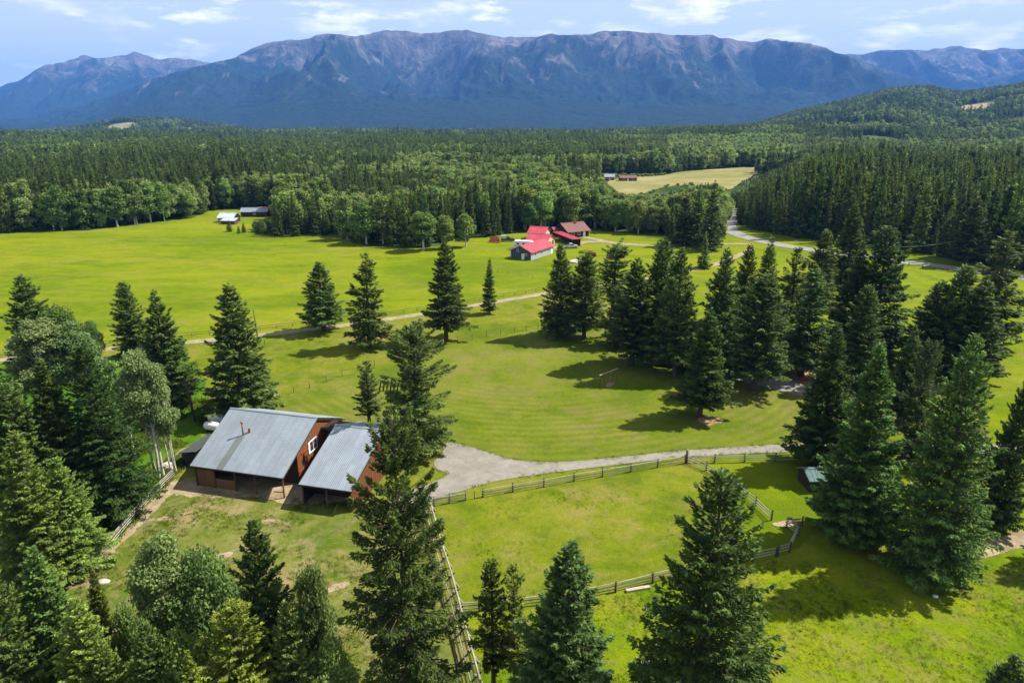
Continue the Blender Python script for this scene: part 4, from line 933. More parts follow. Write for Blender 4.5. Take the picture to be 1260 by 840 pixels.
def boards(mb, p0, p1, ztop, z0=0.0, bw=.24, th=.04):
    """upright boards between two ground points; ztop(t) gives the top; every other board stands proud"""
    p0 = Vector(p0); p1 = Vector(p1); L = (p1 - p0).length; n = max(1, round(L / bw)); d = (p1 - p0) / n; nv = Vector((d.y, -d.x, 0)).normalized()
    for i in range(n):
        a = p0 + d * (i + .03); b = p0 + d * (i + .97); t = th * (.6 + .8 * ((i * 37) % 5) / 5)
        za, zb = ztop((i + .03) / n), ztop((i + .97) / n)
        A = a + nv * t; B = b + nv * t
        mb.add([(a.x, a.y, z0), (b.x, b.y, z0), (B.x, B.y, z0), (A.x, A.y, z0), (a.x, a.y, za), (b.x, b.y, zb), (B.x, B.y, zb), (A.x, A.y, za)],
               [(0, 1, 2, 3), (4, 7, 6, 5), (0, 4, 5, 1), (1, 5, 6, 2), (2, 6, 7, 3), (3, 7, 4, 0)])
    return mb
def local(P, ang, v):
    v = Vector(v) - Vector(P); c, s = math.cos(-ang), math.sin(-ang); return Vector((v.x * c - v.y * s, v.x * s + v.y * c, v.z))
def ray_local(P, ang, px, py):
    o = local(P, ang, (0, 0, CAM_H)); d = ray(px, py); c, s = math.cos(-ang), math.sin(-ang); return o, Vector((d.x * c - d.y * s, d.x * s + d.y * c, d.z))
def barn_left():
    P = Vector((-41.2, 78.1, 0)); Lx, ry, ze, zr, yb, zb = 13.35, 9.2, 3.0, 7.15, 16.6, 3.85
    b = empty('barn', P, ANG, 'big open fronted barn with pale metal roof, the left and wider of two', 'barn')
    rz = lambda y: ze + (zr - ze) * y / ry if y <= ry else zr + (zb - zr) * (y - ry) / (yb - ry)
    rf = MB()
    for y in (.1, 2.4, 4.7, 7.0, 9.0, 11, 13.4, 15.8): rf.box(.05, y - .05, rz(y) - .17, Lx - .05, y + .05, rz(y) - .05)
    for x in (.1, 3.3, 6.6, 9.9, Lx - .1): rf.beam((x, .05, ze - .22), (x, ry, zr - .22), .06, .18).beam((x, ry, zr - .22), (x, yb - .05, zb - .22), .06, .18)
    rf.box(-.02, -.04, ze - .16, Lx + .02, .0, ze + .02)
    roof = rf.build('roof', M['dark_wood'], b)
    o, d = ray_local(P, ANG, 299.4, 535.5); m = (zr - ze) / ry; k = (o.z - ze - m * o.y) / (m * d.y - d.z); ch = o + d * k
    n = round(Lx / .95); c0 = int(ch.x / (Lx / n)); st = Stain(cells={(0, c0), (1, c0)})
    metal_slope(roof, 0, Lx, 0, ze, ry, zr, [0, .16, .53, 1.0], M['galv'], stain=st, stain_mat=M['galv_stain'])
    metal_slope(roof, 0, Lx, yb, zb, ry, zr, [0, .5, 1.0], M['galv'])
    MB().prism([(-.001, 0), (.2, -.09), (.2, -.07), (0, .03), (-.2, -.07), (-.2, -.09)], 0, Lx).build('ridge_cap', M['galv'], roof, (0, ry, zr + .10)).rotation_euler = (0, 0, -math.pi / 2)
    p = MB().tube((0, 0, -.15), (0, 0, 1.75), .10, .10, 10).tube((0, 0, 1.75), (0, 0, 1.95), .16, .16, 10).build('stove_pipe', M['rust'], b, (ch.x, ch.y, ch.z), True)
    MB().box(-.12, -.1, -.1, .12, .1, .62).build('vent', M['rust'], b, (ch.x + .62, ch.y + .55, ch.z + .25))
    # front: chipboard panels, half door, open stall
    for x0, x1, h in ((.55, 1.75, 2.5), (1.77, 3.2, 2.5)): MB().box(x0, .42, 0, x1, .47, h).build('panel', M['osb'], b)
    MB().box(3.22, .40, .0, 6.15, .45, 1.45).build('half_door', M['osb'], b)
    for x in (.5, 3.2, 6.2, 9.1, 13.05): MB().box(x - .075, .25, -.1, x + .075, .40, ze - .17 + .08).build('post', M['brown_wood'], b)
    MB().beam((13.05, .33, 0.9), (11.6, .33, .75), .05, .12).build('brace', M['brown_wood'], b)
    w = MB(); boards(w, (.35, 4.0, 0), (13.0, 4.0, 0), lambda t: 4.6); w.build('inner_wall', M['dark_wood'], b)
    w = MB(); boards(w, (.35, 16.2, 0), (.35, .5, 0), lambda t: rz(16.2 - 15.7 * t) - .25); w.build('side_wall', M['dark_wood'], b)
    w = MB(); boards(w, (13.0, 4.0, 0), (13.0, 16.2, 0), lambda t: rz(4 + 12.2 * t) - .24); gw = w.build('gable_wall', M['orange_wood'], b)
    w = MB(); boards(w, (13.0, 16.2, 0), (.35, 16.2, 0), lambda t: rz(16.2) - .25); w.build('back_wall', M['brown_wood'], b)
    MB().box(13.05, 4.05, 1.55, 13.12, 16.1, 1.75).build('trim_board', M['red_wood'], gw); MB().box(13.05, 5.0, 3.75, 13.12, 14, 3.92).build('trim_board', M['red_wood'], gw)
    o, d = ray_local(P, ANG, 385, 547); k = (13.1 - o.x) / d.x; wp = o + d * k; y, z = wp.y, wp.z
    wn = MB().box(13.06, y - 1.15, z - .85, 13.14, y - .75, z + .75).box(13.06, y + .9, z - .85, 13.14, y + 1.05, z + .8).box(13.06, y - .75, z + .65, 13.14, y + .9, z + .8).box(13.06, y - .75, z - .85, 13.14, y + .9, z - .7).box(13.06, y + .02, z - .7, 13.135, y + .10, z + .65).build('window', M['white'], b)
    MB().box(13.05, y - .75, z - .7, 13.10, y + .9, z + .65).build('pane', M['glass'], wn)
    MB().box(Lx - .3, 10.2, 4.9, Lx + 2.9, 13.2, 5.05).build('link_roof', M['dark_wood'], b)
    w = MB(); boards(w, (13.05, 11.6, 0), (16.0, 11.6, 0), lambda t: 4.88); w.build('link_wall', M['orange_wood'], b)
    return P, b
BP, BARN = barn_left()
def barn_right():
    P = Vector((-25.9, 73.4, 0)); Lx, ry, ze, zr, yb, zb = 7.0, 9.9, 3.0, 6.5, 16.5, 4.0
    b = empty('barn', P, ANG, 'narrower metal roofed barn, the right of two, half behind the tall ragged spruce', 'barn')
    rz = lambda y: ze + (zr - ze) * y / ry if y <= ry else zr + (zb - zr) * (y - ry) / (yb - ry)
    rf = MB()
    for y in (.1, 2.5, 5, 7.4, 9.7, 12, 14.2, 16.2): rf.box(.05, y - .05, rz(y) - .17, Lx - .05, y + .05, rz(y) - .05)
    for x in (.1, 3.5, Lx - .1): rf.beam((x, .05, ze - .22), (x, ry, zr - .22), .06, .18).beam((x, ry, zr - .22), (x, yb - .05, zb - .22), .06, .18)
    rf.box(-.02, -.04, ze - .16, Lx + .02, .0, ze + .02)
    roof = rf.build('roof', M['dark_wood'], b)
    metal_slope(roof, 0, Lx, 0, ze, ry, zr, [0, .38, .66, 1.0], M['galv']); metal_slope(roof, 0, Lx, yb, zb, ry, zr, [0, .5, 1.0], M['galv'])
    MB().prism([(-.001, 0), (.2, -.09), (.2, -.07), (0, .03), (-.2, -.07), (-.2, -.09)], 0, Lx).build('ridge_cap', M['galv'], roof, (0, ry, zr + .10)).rotation_euler = (0, 0, -math.pi / 2)
    for x in (.3, 3.5, 6.75): MB().box(x - .075, .25, -.1, x + .075, .40, ze - .17 + .08).build('post', M['brown_wood'], b)
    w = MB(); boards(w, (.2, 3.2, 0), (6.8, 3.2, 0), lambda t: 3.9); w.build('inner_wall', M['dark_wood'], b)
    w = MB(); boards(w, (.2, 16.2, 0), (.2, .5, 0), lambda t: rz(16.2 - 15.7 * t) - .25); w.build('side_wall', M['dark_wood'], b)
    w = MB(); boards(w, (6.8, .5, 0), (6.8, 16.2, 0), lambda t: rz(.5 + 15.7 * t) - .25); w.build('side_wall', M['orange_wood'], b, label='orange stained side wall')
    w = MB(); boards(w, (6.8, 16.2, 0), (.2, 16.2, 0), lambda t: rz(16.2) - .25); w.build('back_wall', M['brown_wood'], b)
barn_right()
def lean_shed():
    p = G(225.5, 573); b = empty('lean_to_shed', p, ANG, 'small black shed with grey-green roof against the left end of the barn', 'shed')
    MB().box(0, 0, 0, 2.3, .08, 2.0).box(0, .08, 0, .08, 5.5, 2.0).box(2.22, .08, 0, 2.3, 5.5, 2.5).box(.08, 5.42, 0, 2.22, 5.5, 2.2).build('wall', M['black'], b)
    r = MB().add([(-.25, -.25, 1.98), (2.45, -.25, 2.5), (2.45, 5.8, 2.5), (-.25, 5.8, 1.98), (-.25, -.25, 2.05), (2.45, -.25, 2.57), (2.45, 5.8, 2.57), (-.25, 5.8, 2.05)], [(0, 3, 2, 1), (4, 5, 6, 7), (0, 1, 5, 4), (1, 2, 6, 5), (2, 3, 7, 6), (3, 0, 4, 7)])
    for y in np.arange(-.2, 5.8, .3): r.beam((-.24, y, 2.075), (2.44, y, 2.595), .05, .03)
    r.build('roof', M['galv_stain'], b); MB().box(.6, -.05, .0, 1.5, .0, 1.8).build('door', M['dark_wood'], b)
lean_shed()
def tank(px, py, lab, ang):
    p = G(px, py); b = empty('propane_tank', p, ang, lab, 'tank'); mb = MB(); n = 14; prof = [(-1.5, .05), (-1.42, .38), (-1.2, .58), (-.95, .65), (.95, .65), (1.2, .58), (1.42, .38), (1.5, .05)]
    vs = [(x, r * math.cos(2 * math.pi * k / n), .95 + r * math.sin(2 * math.pi * k / n)) for x, r in prof for k in range(n)]
    mb.add(vs, [(i * n + k, i * n + (k + 1) % n, (i + 1) * n + (k + 1) % n, (i + 1) * n + k) for i in range(len(prof) - 1) for k in range(n)] + [tuple(range(n - 1, -1, -1)), tuple(range((len(prof) - 1) * n, len(prof) * n))])
    mb.build('vessel', M['white'], b, smooth_shade=True)
    for x in (-.8, .8): MB().box(x - .12, -.5, -.02, x + .12, .5, .36).build('foot', M['black'], b)
    MB().tube((0, 0, 1.58), (0, 0, 1.78), .16, .16, 10).build('valve_dome', M['silver'], b)
tank(263, 531, 'white rounded tank beside the barn roof, the nearer of two', ANG); tank(268, 521, 'white rounded tank beside the barn roof, the farther of two', ANG)
# tarpaulin heap behind the right-hand barn
def heap(name, label, cat, p, rx, ry_, h, mat, seed, n=22, part=None, ang=0):
    g = Noise2(seed); V = []; F = []; m = 12
    for i in range(m):
        t = i / (m - 1)
        for k in range(n):
            a = 2 * math.pi * k / n; q = 1 + .35 * (g(np.array(k * .8), np.array(i * .7)).item() - .5); rr = math.sin(min(1, (1 - t) * 1.12) * math.pi / 2) ** .7
            V.append((rx * rr * q * math.cos(a), ry_ * rr * q * math.sin(a), h * t ** .8 * (1 + .2 * (q - 1)) - (.1 if i == 0 else 0)))
    for i in range(m - 1):
        for k in range(n): F.append((i * n + k, i * n + (k + 1) % n, (i + 1) * n + (k + 1) % n, (i + 1) * n + k))
    F.append(tuple(range((m - 1) * n, m * n)))
    o = MB().add(V, F).build(name, mat, None, p); o.rotation_euler = (0, 0, ang); return tag(o, label, cat)
heap('tarp_heap', 'dark blue tarpaulin thrown over a heap behind the right-hand barn', 'tarpaulin', G(470, 537), 2.0, 1.6, 2.3, M['tarp'], 4)

# ------------------------------------------------------------------ other buildings
def gable(name, label, cat, P, ang, L, W, eave, ridge, wall, roof, over=.45, gw=None, wins=(), doors=(), ribs=True, chimney=None, door_mat=None, ridge_at=.5, fascia=None):
    """x runs along the ridge from P, y goes back; faces f b l r"""
    b = empty(name, P, ang, label, cat); wy = W * ridge_at
    MB().box(0, 0, -.1, L, .12, eave).box(0, W - .12, -.1, L, W, eave).build('wall', M[wall], b)
    for x0 in (0, L - .12): MB().prism([(.12, -.1), (W - .12, -.1), (W - .12, eave), (wy, ridge - .06), (.12, eave)], 0, .12).add([], []).build('gable_wall', M[gw or wall], b, (x0 + .12, 0, 0)).rotation_euler = (0, 0, math.pi / 2)
    t = .10
    for y0, y1, s in ((0, wy, 1), (W, wy, -1)):
        sl = (ridge - eave) / (y1 - y0); ya = y0 - s * over; za = eave - abs(sl) * over
        r = MB().add([(-over, ya, za), (L + over, ya, za), (L + over, y1, ridge), (-over, y1, ridge), (-over, ya, za + t), (L + over, ya, za + t), (L + over, y1, ridge + t), (-over, y1, ridge + t)],
                     [(0, 3, 2, 1), (4, 5, 6, 7), (0, 1, 5, 4), (1, 2, 6, 5), (2, 3, 7, 6), (3, 0, 4, 7)])
        if ribs:
            for x in np.arange(-over + .15, L + over, .6): r.beam((x, ya, za + t + .015), (x, y1, ridge + t + .015), .05, .03)
        else:
            nrow = max(3, int(abs(y1 - ya) / .5))
            for q in range(nrow):
                f = q / nrow; r.box(-over, min(ya + (y1 - ya) * f, ya + (y1 - ya) * f + s * .06), za + (ridge - za) * f + t - .02, L + over, max(ya + (y1 - ya) * f, ya + (y1 - ya) * f + s * .06), za + (ridge - za) * f + t + .03)
        r.build('roof', M[roof], b)
    MB().prism([(-.25, -.08), (0, .03), (.25, -.08), (0, .07)], -over, L + over).build('ridge_cap', M[roof], b, (0, wy, ridge + t + .05)).rotation_euler = (0, 0, -math.pi / 2)
    def face(f, u, w, z, h, d0, d1):
        if f == 'f': return MB().box(u, -d1, z, u + w, -d0, z + h)
        if f == 'b': return MB().box(u, W + d0, z, u + w, W + d1, z + h)
        if f == 'l': return MB().box(-d1, u, z, -d0, u + w, z + h)
        return MB().box(L + d0, u, z, L + d1, u + w, z + h)
    for f, u, z, w, h in wins:
        k = face(f, u, w, z, h, -.02, .05).build('window', M['white'], b); face(f, u + .1, w - .2, z + .1, h - .2, .051, .065).build('pane', M['glass'], k)
    for q, (f, u, w, h) in enumerate(doors):
        k = face(f, u, w, 0, h, -.02, .06).build('door', M[door_mat or 'white'], b); face(f, u + w * .85, .06, h * .48, .1, .061, .10).build('handle', M['black'], k)
    if chimney: MB().box(chimney[0] - .3, chimney[1] - .3, ridge - 1.2, chimney[0] + .3, chimney[1] + .3, ridge + .9).build('chimney', M['rust'], b)
    return b
# farm with the red roofs
gable('shed', 'grey-blue shed with a bright red roof, nearest of the red roofed buildings', 'shed', (6.4, 227.6, 0), math.atan2(.854, .52), 16, 8.0, 2.75, 4.6, 'grey_siding', 'red_metal', .5, 'slate_blue',
      wins=[('f', 2.5, 1.2, 1.2, .9), ('f', 7, 1.2, 1.2, .9), ('f', 12, 1.2, 1.2, .9), ('l', 4.9, 2.5, .7, .9), ('l', 1.6, 1.4, .9, .7)], doors=[('l', 2.6, 1.1, 2.0), ('f', 14.2, 1.0, 2.0)])
gable('workshop', 'red roofed workshop with a cream end wall, the middle red roof', 'workshop', (5.3, 252.8, 0), math.radians(-22.6), 8.0, 9.0, 2.7, 4.5, 'rust', 'red_metal', .5, 'cream', wins=[('r', 3.4, 1.2, 1.6, 1.0)], doors=[('r', 6.2, 1.6, 2.1), ('f', 2, 2.4, 2.3)], door_mat='dark_wood')
gable('storehouse', 'red roofed storehouse, rearmost of the red roofs before the wood', 'storehouse', (6.4, 269.5, 0), math.radians(-18), 6.6, 8.6, 2.8, 4.7, 'dark_wood', 'red_metal', .5, 'cream', wins=[('r', 3.5, 1.2, 1.5, 1.0)], doors=[('f', 2, 1.8, 2.1)], door_mat='brown_wood')
gable('house', 'dark brown log house with a brown shingle roof beside the red carport', 'house', (22.6, 273.0, 0), math.radians(30), 10.0, 10.0, 2.7, 5.3, 'dark_wood', 'brown_shingle', .7, wins=[('f', 1.5, .9, 1.5, 1.2), ('f', 4.4, .9, 1.5, 1.2), ('l', 4, 1, 1.4, 1.1), ('r', 4, 1.0, 1.6, 1.2)], doors=[('f', 7.2, 1.1, 2.1)], ribs=False, chimney=(6.2, 4.2))
gable('annex', 'small brown roofed annex left of the log house', 'annex', (17.6, 277.0, 0), math.radians(30), 4.0, 5.0, 2.2, 3.4, 'dark_wood', 'brown_shingle', .4, wins=[('f', 1.2, .9, 1.0, .9)], ribs=False)
def carport():
    a = Vector((16.4, 271.5, 0)); d = Vector((6.1, -17.5, 0)); ang = math.atan2(d.y, d.x); L = d.length
    b = empty('carport', a, ang, 'long open carport with a flat red roof between workshop and log house', 'carport')
    r = MB().box(-.3, -.2, 2.75, L + .3, 3.6, 2.87)
    for x in np.arange(0, L, .6): r.box(x, -.2, 2.872, x + .06, 3.6, 2.90)
    r.build('roof', M['red_metal'], b); MB().box(-.3, -.26, 2.6, L + .3, -.205, 2.84).box(L + .305, -.26, 2.6, L + .36, 3.6, 2.84).build('fascia', M['red_wood'], b)
    for x in (.1, L * .33, L * .66, L - .1):
        for y in (.1, 3.3): MB().box(x - .07, y - .07, -.1, x + .07, y + .07, 2.75).build('post', M['dark_wood'], b)
    MB().box(.2, 3.42, 0, L - .2, 3.5, 2.74).build('back_wall', M['dark_wood'], b)
carport()
# house hidden in the trees
HA = math.radians(-24)
hp = Vector((27.0, 125.5, 0))
gable('house', 'log house with a pale teal metal roof hidden among the lawn spruces', 'house', hp, HA, 21, 8.5, 2.7, 4.7, 'brown_wood', 'teal_metal', .7, wins=[('f', 2, 1, 1.6, 1.2), ('f', 5, 1, 1.6, 1.2), ('f', 14.6, 1, 1.8, 1.2), ('r', 3, 1, 1.6, 1.2), ('l', 4, 1, 1.5, 1.1)], doors=[('f', 10.4, 1.1, 2.1)], door_mat='red_wood', chimney=(7, 4.6))
def porch():
    c, s = math.cos(HA), math.sin(HA); P = hp + Vector((8.5 * c, 8.5 * s, 0)) + Vector((s, -c, 0)) * 2.6
    b = empty('porch', P, HA, 'timber porch with steps before the teal roofed house', 'porch')
    for k in range(8): MB().box(k * .62, 0, .55, k * .62 + .59, 2.5, .62).build('plank', M['log'], b)
    for x in (.1, 4.8): MB().box(x - .08, .05, -.1, x + .08, .21, 2.6).build('post', M['orange_wood'], b)
    for k in range(3): MB().box(1.6, -.3 * (k + 1), 0, 3.2, -.3 * k - .01, .46 - .15 * k).build('step', M['weathered'], b)
    MB().box(-.2, -.2, 2.6, 5.2, 2.6, 2.7).build('roof', M['teal_metal'], b); MB().beam((.1, .13, 1.35), (1.5, .13, 1.35), .06, .08).beam((3.3, .13, 1.35), (4.8, .13, 1.35), .06, .08).build('railing', M['orange_wood'], b)
porch()
def low_wall():
    a = G(984, 470); b = G(1010, 468); o = empty('garden_wall', a, 0, 'low red plank wall round the foot of the bare trunked spruce', 'wall')
    d = (b - a); ang = math.atan2(d.y, d.x); L = d.length; o.rotation_euler = (0, 0, ang)
    for k in range(3): MB().box(0, -.06, .02 + .27 * k, L, .06, .27 + .27 * k).build('plank', M['red_wood'], o)
    for x in (0, L / 2, L): MB().box(x - .08, -.15, -.1, x + .08, -.065, .95).build('post', M['red_wood'], o)
low_wall()
sp_ = G(995.5, 605.5)
gable('shed', 'small dark brown shed with a pale teal roof at the right-hand spruces', 'shed', sp_, math.radians(4), 4.3, 3.2, 1.75, 2.5, 'dark_wood', 'teal_metal', .3, doors=[('f', 1.6, 1.0, 1.6)], door_mat='brown_wood', wins=[('f', 3.1, .8, .7, .5)])
# far buildings at the edge of the woods
q = G(268.5, 274)
gable('shed', 'white roofed shed at the far edge of the meadow', 'shed', q, math.radians(-8), 7.6, 6.4, 2.4, 4.2, 'weathered', 'silver', .4, 'dark_wood', doors=[('l', 3, 2.5, 2.2)], door_mat='dark_wood', wins=[('f', 4, 1, 1.3, .9)])
b_ = empty('lean_to_shed', G(272.5, 276.0), math.radians(-8), 'low grey lean-to in front of the white roofed shed', 'shed'); MB().box(0, 0, 0, 6.5, .1, 1.6).box(0, .1, 0, .1, 3, 2.0).box(6.4, .1, 0, 6.5, 3, 2.0).build('wall', M['brown_wood'], b_)
MB().add([(-.3, -.5, 1.6), (6.8, -.5, 1.6), (6.8, 3.2, 2.5), (-.3, 3.2, 2.5), (-.3, -.5, 1.7), (6.8, -.5, 1.7), (6.8, 3.2, 2.6), (-.3, 3.2, 2.6)], [(0, 3, 2, 1), (4, 5, 6, 7), (0, 1, 5, 4), (1, 2, 6, 5), (2, 3, 7, 6), (3, 0, 4, 7)]).build('roof', M['silver'], b_)
q = G(296.5, 267)
gable('long_shed', 'long low shed with a grey and rust roof right of the white roofed shed', 'shed', q, math.radians(4), 12.5, 6, 2.5, 4.0, 'dark_wood', 'galv', .4, doors=[('f', 1.5, 2.2, 2.1)], door_mat='black', wins=[('f', 6, 1, 1.2, .8)])
q = G(318, 266)
gable('long_shed', 'rusty roofed shed joined to the end of the long far shed', 'shed', q, math.radians(6), 9, 5.5, 2.5, 4.0, 'dark_wood', 'rust', .3, wins=[('f', 3, 1, 1.2, .8)])
q = G(744, 222)
gable('cabin', 'far cabin with a red end wall at the edge of the pale hay field', 'cabin', q, math.radians(-6), 7.5, 7, 2.8, 4.6, 'red_wood', 'galv', .5, wins=[('f', 1, 1, 1.4, 1.1), ('f', 5.2, 1, 1.4, 1.1)], doors=[('f', 3.2, 1.2, 2.1)])
q = G(763, 223)
gable('cabin', 'far low brown building right of the red cabin by the hay field', 'cabin', q, math.radians(2), 13, 7, 2.6, 4.0, 'brown_wood', 'brown_shingle', .5, wins=[('f', 2, 1, 1.5, 1.1), ('f', 9, 1, 1.5, 1.1)], doors=[('f', 5.5, 1.2, 2.1)])

# ------------------------------------------------------------------ vehicles and farm gear
def wheels(b, xs, w, r=.38):
    for x in xs:
        for y in (0.0, w):
            k = MB().tube((x, y - .11, r), (x, y + .11, r), r, r, 16).build('wheel', M['rubber'], b); MB().tube((x, y - .125, r), (x, y + .125, r), r * .55, r * .55, 12).build('rim', M['silver'], k)
def pickup(p, ang, label, paint, cat='pickup truck', name='pickup_truck', cap=False):
    b = empty(name, p, ang, label, cat); W = 1.9
    bd = MB().prism([(0, .45), (5.3, .45), (5.3, .95), (5.0, 1.08), (3.9, 1.15), (3.85, 1.1), (2.1, 1.1), (2.05, 1.2), (0, 1.2)], -.06, W + .06).build('body', M[paint], b); bevel(bd, .06)
    c = MB().prism([(2.1, 1.1), (3.85, 1.12), (3.25, 1.82), (2.25, 1.85)], .08, W - .08).build('cab', M[paint], b); bevel(c, .05)
    MB().add([(3.80, .2, 1.2), (3.80, W - .2, 1.2), (3.32, W - .25, 1.78), (3.32, .25, 1.78), (3.86, .2, 1.2), (3.86, W - .2, 1.2), (3.38, W - .25, 1.78), (3.38, .25, 1.78)], [(0, 1, 2, 3), (4, 7, 6, 5), (0, 4, 5, 1), (2, 6, 7, 3), (1, 5, 6, 2), (0, 3, 7, 4)]).build('windscreen', M['glass'], b)
    for y in (.055, W - .085): MB().add([(2.3, y, 1.22), (3.6, y, 1.22), (3.2, y, 1.72), (2.35, y, 1.74), (2.3, y + .03, 1.22), (3.6, y + .03, 1.22), (3.2, y + .03, 1.72), (2.35, y + .03, 1.74)], [(0, 1, 2, 3), (4, 7, 6, 5), (0, 4, 5, 1), (1, 5, 6, 2), (2, 6, 7, 3), (3, 7, 4, 0)]).build('side_window', M['glass'], b)
    MB().box(.1, .1, 1.21, 1.95, W - .1, 1.215 if not cap else 2.3).build('bed_cover' if not cap else 'canopy', M['black'] if not cap else M['silver'], b)
    for y in (.15, W - .45): MB().box(5.30, y, .75, 5.33, y + .3, .92).build('headlight', M['white'], b)
    MB().box(5.31, -.02, .42, 5.42, W + .02, .62).build('bumper', M['silver'], b)
    wheels(b, (1.0, 4.3), W)
pickup(Vector((19.3, 249.5, 0)), math.radians(12), 'pale silver pickup truck parked at the near end of the red carport', 'silver')
def trailer(p, ang, label):
    b = empty('travel_trailer', p, ang, label, 'trailer'); W = 2.4
    k = MB().prism([(0, .55), (6.6, .55), (7.1, 1.2), (7.1, 2.3), (6.6, 2.85), (.3, 2.85), (0, 2.5)], 0, W).build('body', M['white'], b); bevel(k, .12, 3)
    for x in (1.0, 3.2, 5.2): f = MB().box(x, -.03, 1.5, x + 1.1, .02, 2.2).build('window', M['silver'], b); MB().box(x + .08, -.045, 1.58, x + 1.02, -.031, 2.12).build('pane', M['glass'], f)
    MB().box(4.45, -.03, .7, 5.0, .02, 2.4).build('door', M['silver'], b); MB().box(.02, -.02, .95, 7.0, -.004, 1.15).build('stripe', M['slate_blue'], b)
    MB().box(2.4, .8, 2.851, 3.1, 1.6, 3.05).build('roof_vent', M['silver'], b); MB().beam((7.0, 1.2, .55), (8.1, 1.2, .5), .1, .1).build('hitch', M['black'], b); wheels(b, (3.0, 3.8), W - .2, .34)
trailer(Vector((0.6, 250.5, 0)), math.radians(-14), 'white travel trailer parked behind the grey-blue shed')
pickup(Vector((-4.2, 264.5, 0)), math.radians(8), 'dark pickup with a silver canopy beside the rusty heap', 'dark_paint', cap=True)
pickup(Vector((-16.6, 266.5, 0)), math.radians(170), 'dark blue pickup half hidden at the forest edge', 'dark_paint')
def tractor(p, ang, label):
    b = empty('tractor', p, ang, label, 'tractor')
    k = MB().prism([(1.2, .75), (3.0, .75), (3.0, 1.45), (2.8, 1.55), (1.2, 1.6)], .55, 1.25).build('bonnet', M['rust'], b); bevel(k, .06)
    MB().box(.3, .3, .7, 1.2, 1.5, 1.05).build('deck', M['rust'], b); MB().box(.35, .35, 2.25, 1.45, 1.45, 2.38).build('roof', M['red_metal'], b)
    for x, y in ((.4, .4), (.4, 1.36), (1.36, .4), (1.36, 1.36)): MB().box(x, y, 1.05, x + .07, y + .07, 2.25).build('roof_post', M['black'], b)
    MB().box(.45, .65, 1.05, .95, 1.15, 1.3).build('seat', M['black'], b); MB().tube((2.3, .9, 1.5), (2.3, .9, 2.2), .05, .05, 8).build('exhaust', M['black'], b)
    for x, r, ys in ((.6, .75, (.1, 1.7)), (2.6, .45, (.35, 1.45))):
        for y in ys: w = MB().tube((x, y - .2, r), (x, y + .2, r), r, r, 18).build('wheel', M['rubber'], b); MB().tube((x, y - .21, r), (x, y + .21, r), r * .5, r * .5, 12).build('rim', M['red_metal'], w)
tractor(Vector((26.5, 233, 0)), math.radians(20), 'red roofed old tractor in the meadow left of the open pine')
def log_pile(p, ang, label, n, L, mat, seed=1, r=.22, name='log_pile'):
    b = empty(name, p, ang, label, 'wood pile'); rr = random.Random(seed); rows = []; k = n; z = r
    me = MB().tube((0, 0, 0), (1, 0, 0), r, r * .92, 9).mesh('log', mat)
    x = 0
    while k > 0:
        for i in range(k):
            o = link('log', me, b, (rr.uniform(-.25, .25), (i - (k - 1) / 2) * r * 2.05, z)); o.scale = (L * rr.uniform(.8, 1.1), 1, 1); o.rotation_euler = (rr.uniform(0, 3), 0, rr.uniform(-.05, .05))
        z += r * 1.75; k -= 1
log_pile(Vector((-8.6, 264, 0)), math.radians(-10), 'reddish brown log heap at the forest edge left of the pickups', 5, 3.6, M['rust'], 2, .26)
log_pile(Vector((32, 229.5, 0)), math.radians(-12), 'orange sawn timber stack behind the open pine', 5, 3.6, M['orange_wood'], 3, .2, 'timber_stack')
heap('rubble_heap', 'pale grey stone heap in the meadow right of the grey-blue shed', 'heap', G(708, 323), 2.2, 1.6, 1.1, M['rock'], 9)
heap('brush_heap', 'dark green weed heap behind the red tractor', 'heap', G(722, 311), 3.0, 2.0, 1.0, M['lush'], 12)
log_pile(G(626, 307), math.radians(5), 'low stack of poles in the grass left of the grey-blue shed', 3, 4.5, M['weathered'], 5, .16, 'pole_stack')
heap('boulder', 'pale boulder at the upper end of the barnyard rail fence', 'boulder', G(206, 577), .95, .75, 1.1, M['rock'], 21)
heap('boulder', 'flat pale rock in the barnyard grass near the rail fence', 'boulder', G(127, 716), .7, .42, .28, M['rock'], 22)
heap('boulder', 'small white stone in the right-hand pasture grass', 'boulder', G(1151, 734), .30, .22, .22, M['white'], 23)
o = empty('fallen_log', G(770, 728.5), math.radians(14), 'squared pale log lying in the grass beside the pasture fence', 'log'); bevel(MB().box(0, -.2, 0, 2.6, .2, .32).build('beam', M['log'], o), .04)
o = empty('branch_pile', G(788, 822), 0, 'small pile of broken pale branches at the bottom edge of the pasture', 'branches')
for k in range(7): a = rnd.uniform(0, 3.1); link('branch', BUCK, o, (rnd.uniform(-.4, .4), rnd.uniform(-.3, .3), .06 + .07 * k)).rotation_euler = (0, rnd.uniform(-.15, .1), a)
def swing_set():
    a = G(741, 476.5); c = G(756, 470.5); d = c - a; L = d.length; b = empty('swing_set', a, math.atan2(d.y, d.x), 'wooden swing frame with a pale top beam standing on the lawn', 'swing set')
    MB().tube((-.9, 0, 2.5), (L + .9, 0, 2.5), .08, .08, 8).build('top_beam', M['log'], b)
    for x in (0, L):
        for y in (-.9, .9): MB().tube((x, y, -.1), (x, 0, 2.5), .06, .05, 7).build('leg', M['brown_wood'], b)
    for x in (L * .32, L * .66):
        s = MB().box(x - .24, -.1, .5, x + .24, .1, .54).build('seat', M['brown_wood'], b)
        for q in (-.2, .2): MB().tube((x + q, 0, .54), (x + q, 0, 2.4), .012, .012, 5).build('rope', M['weathered'], s)
swing_set()
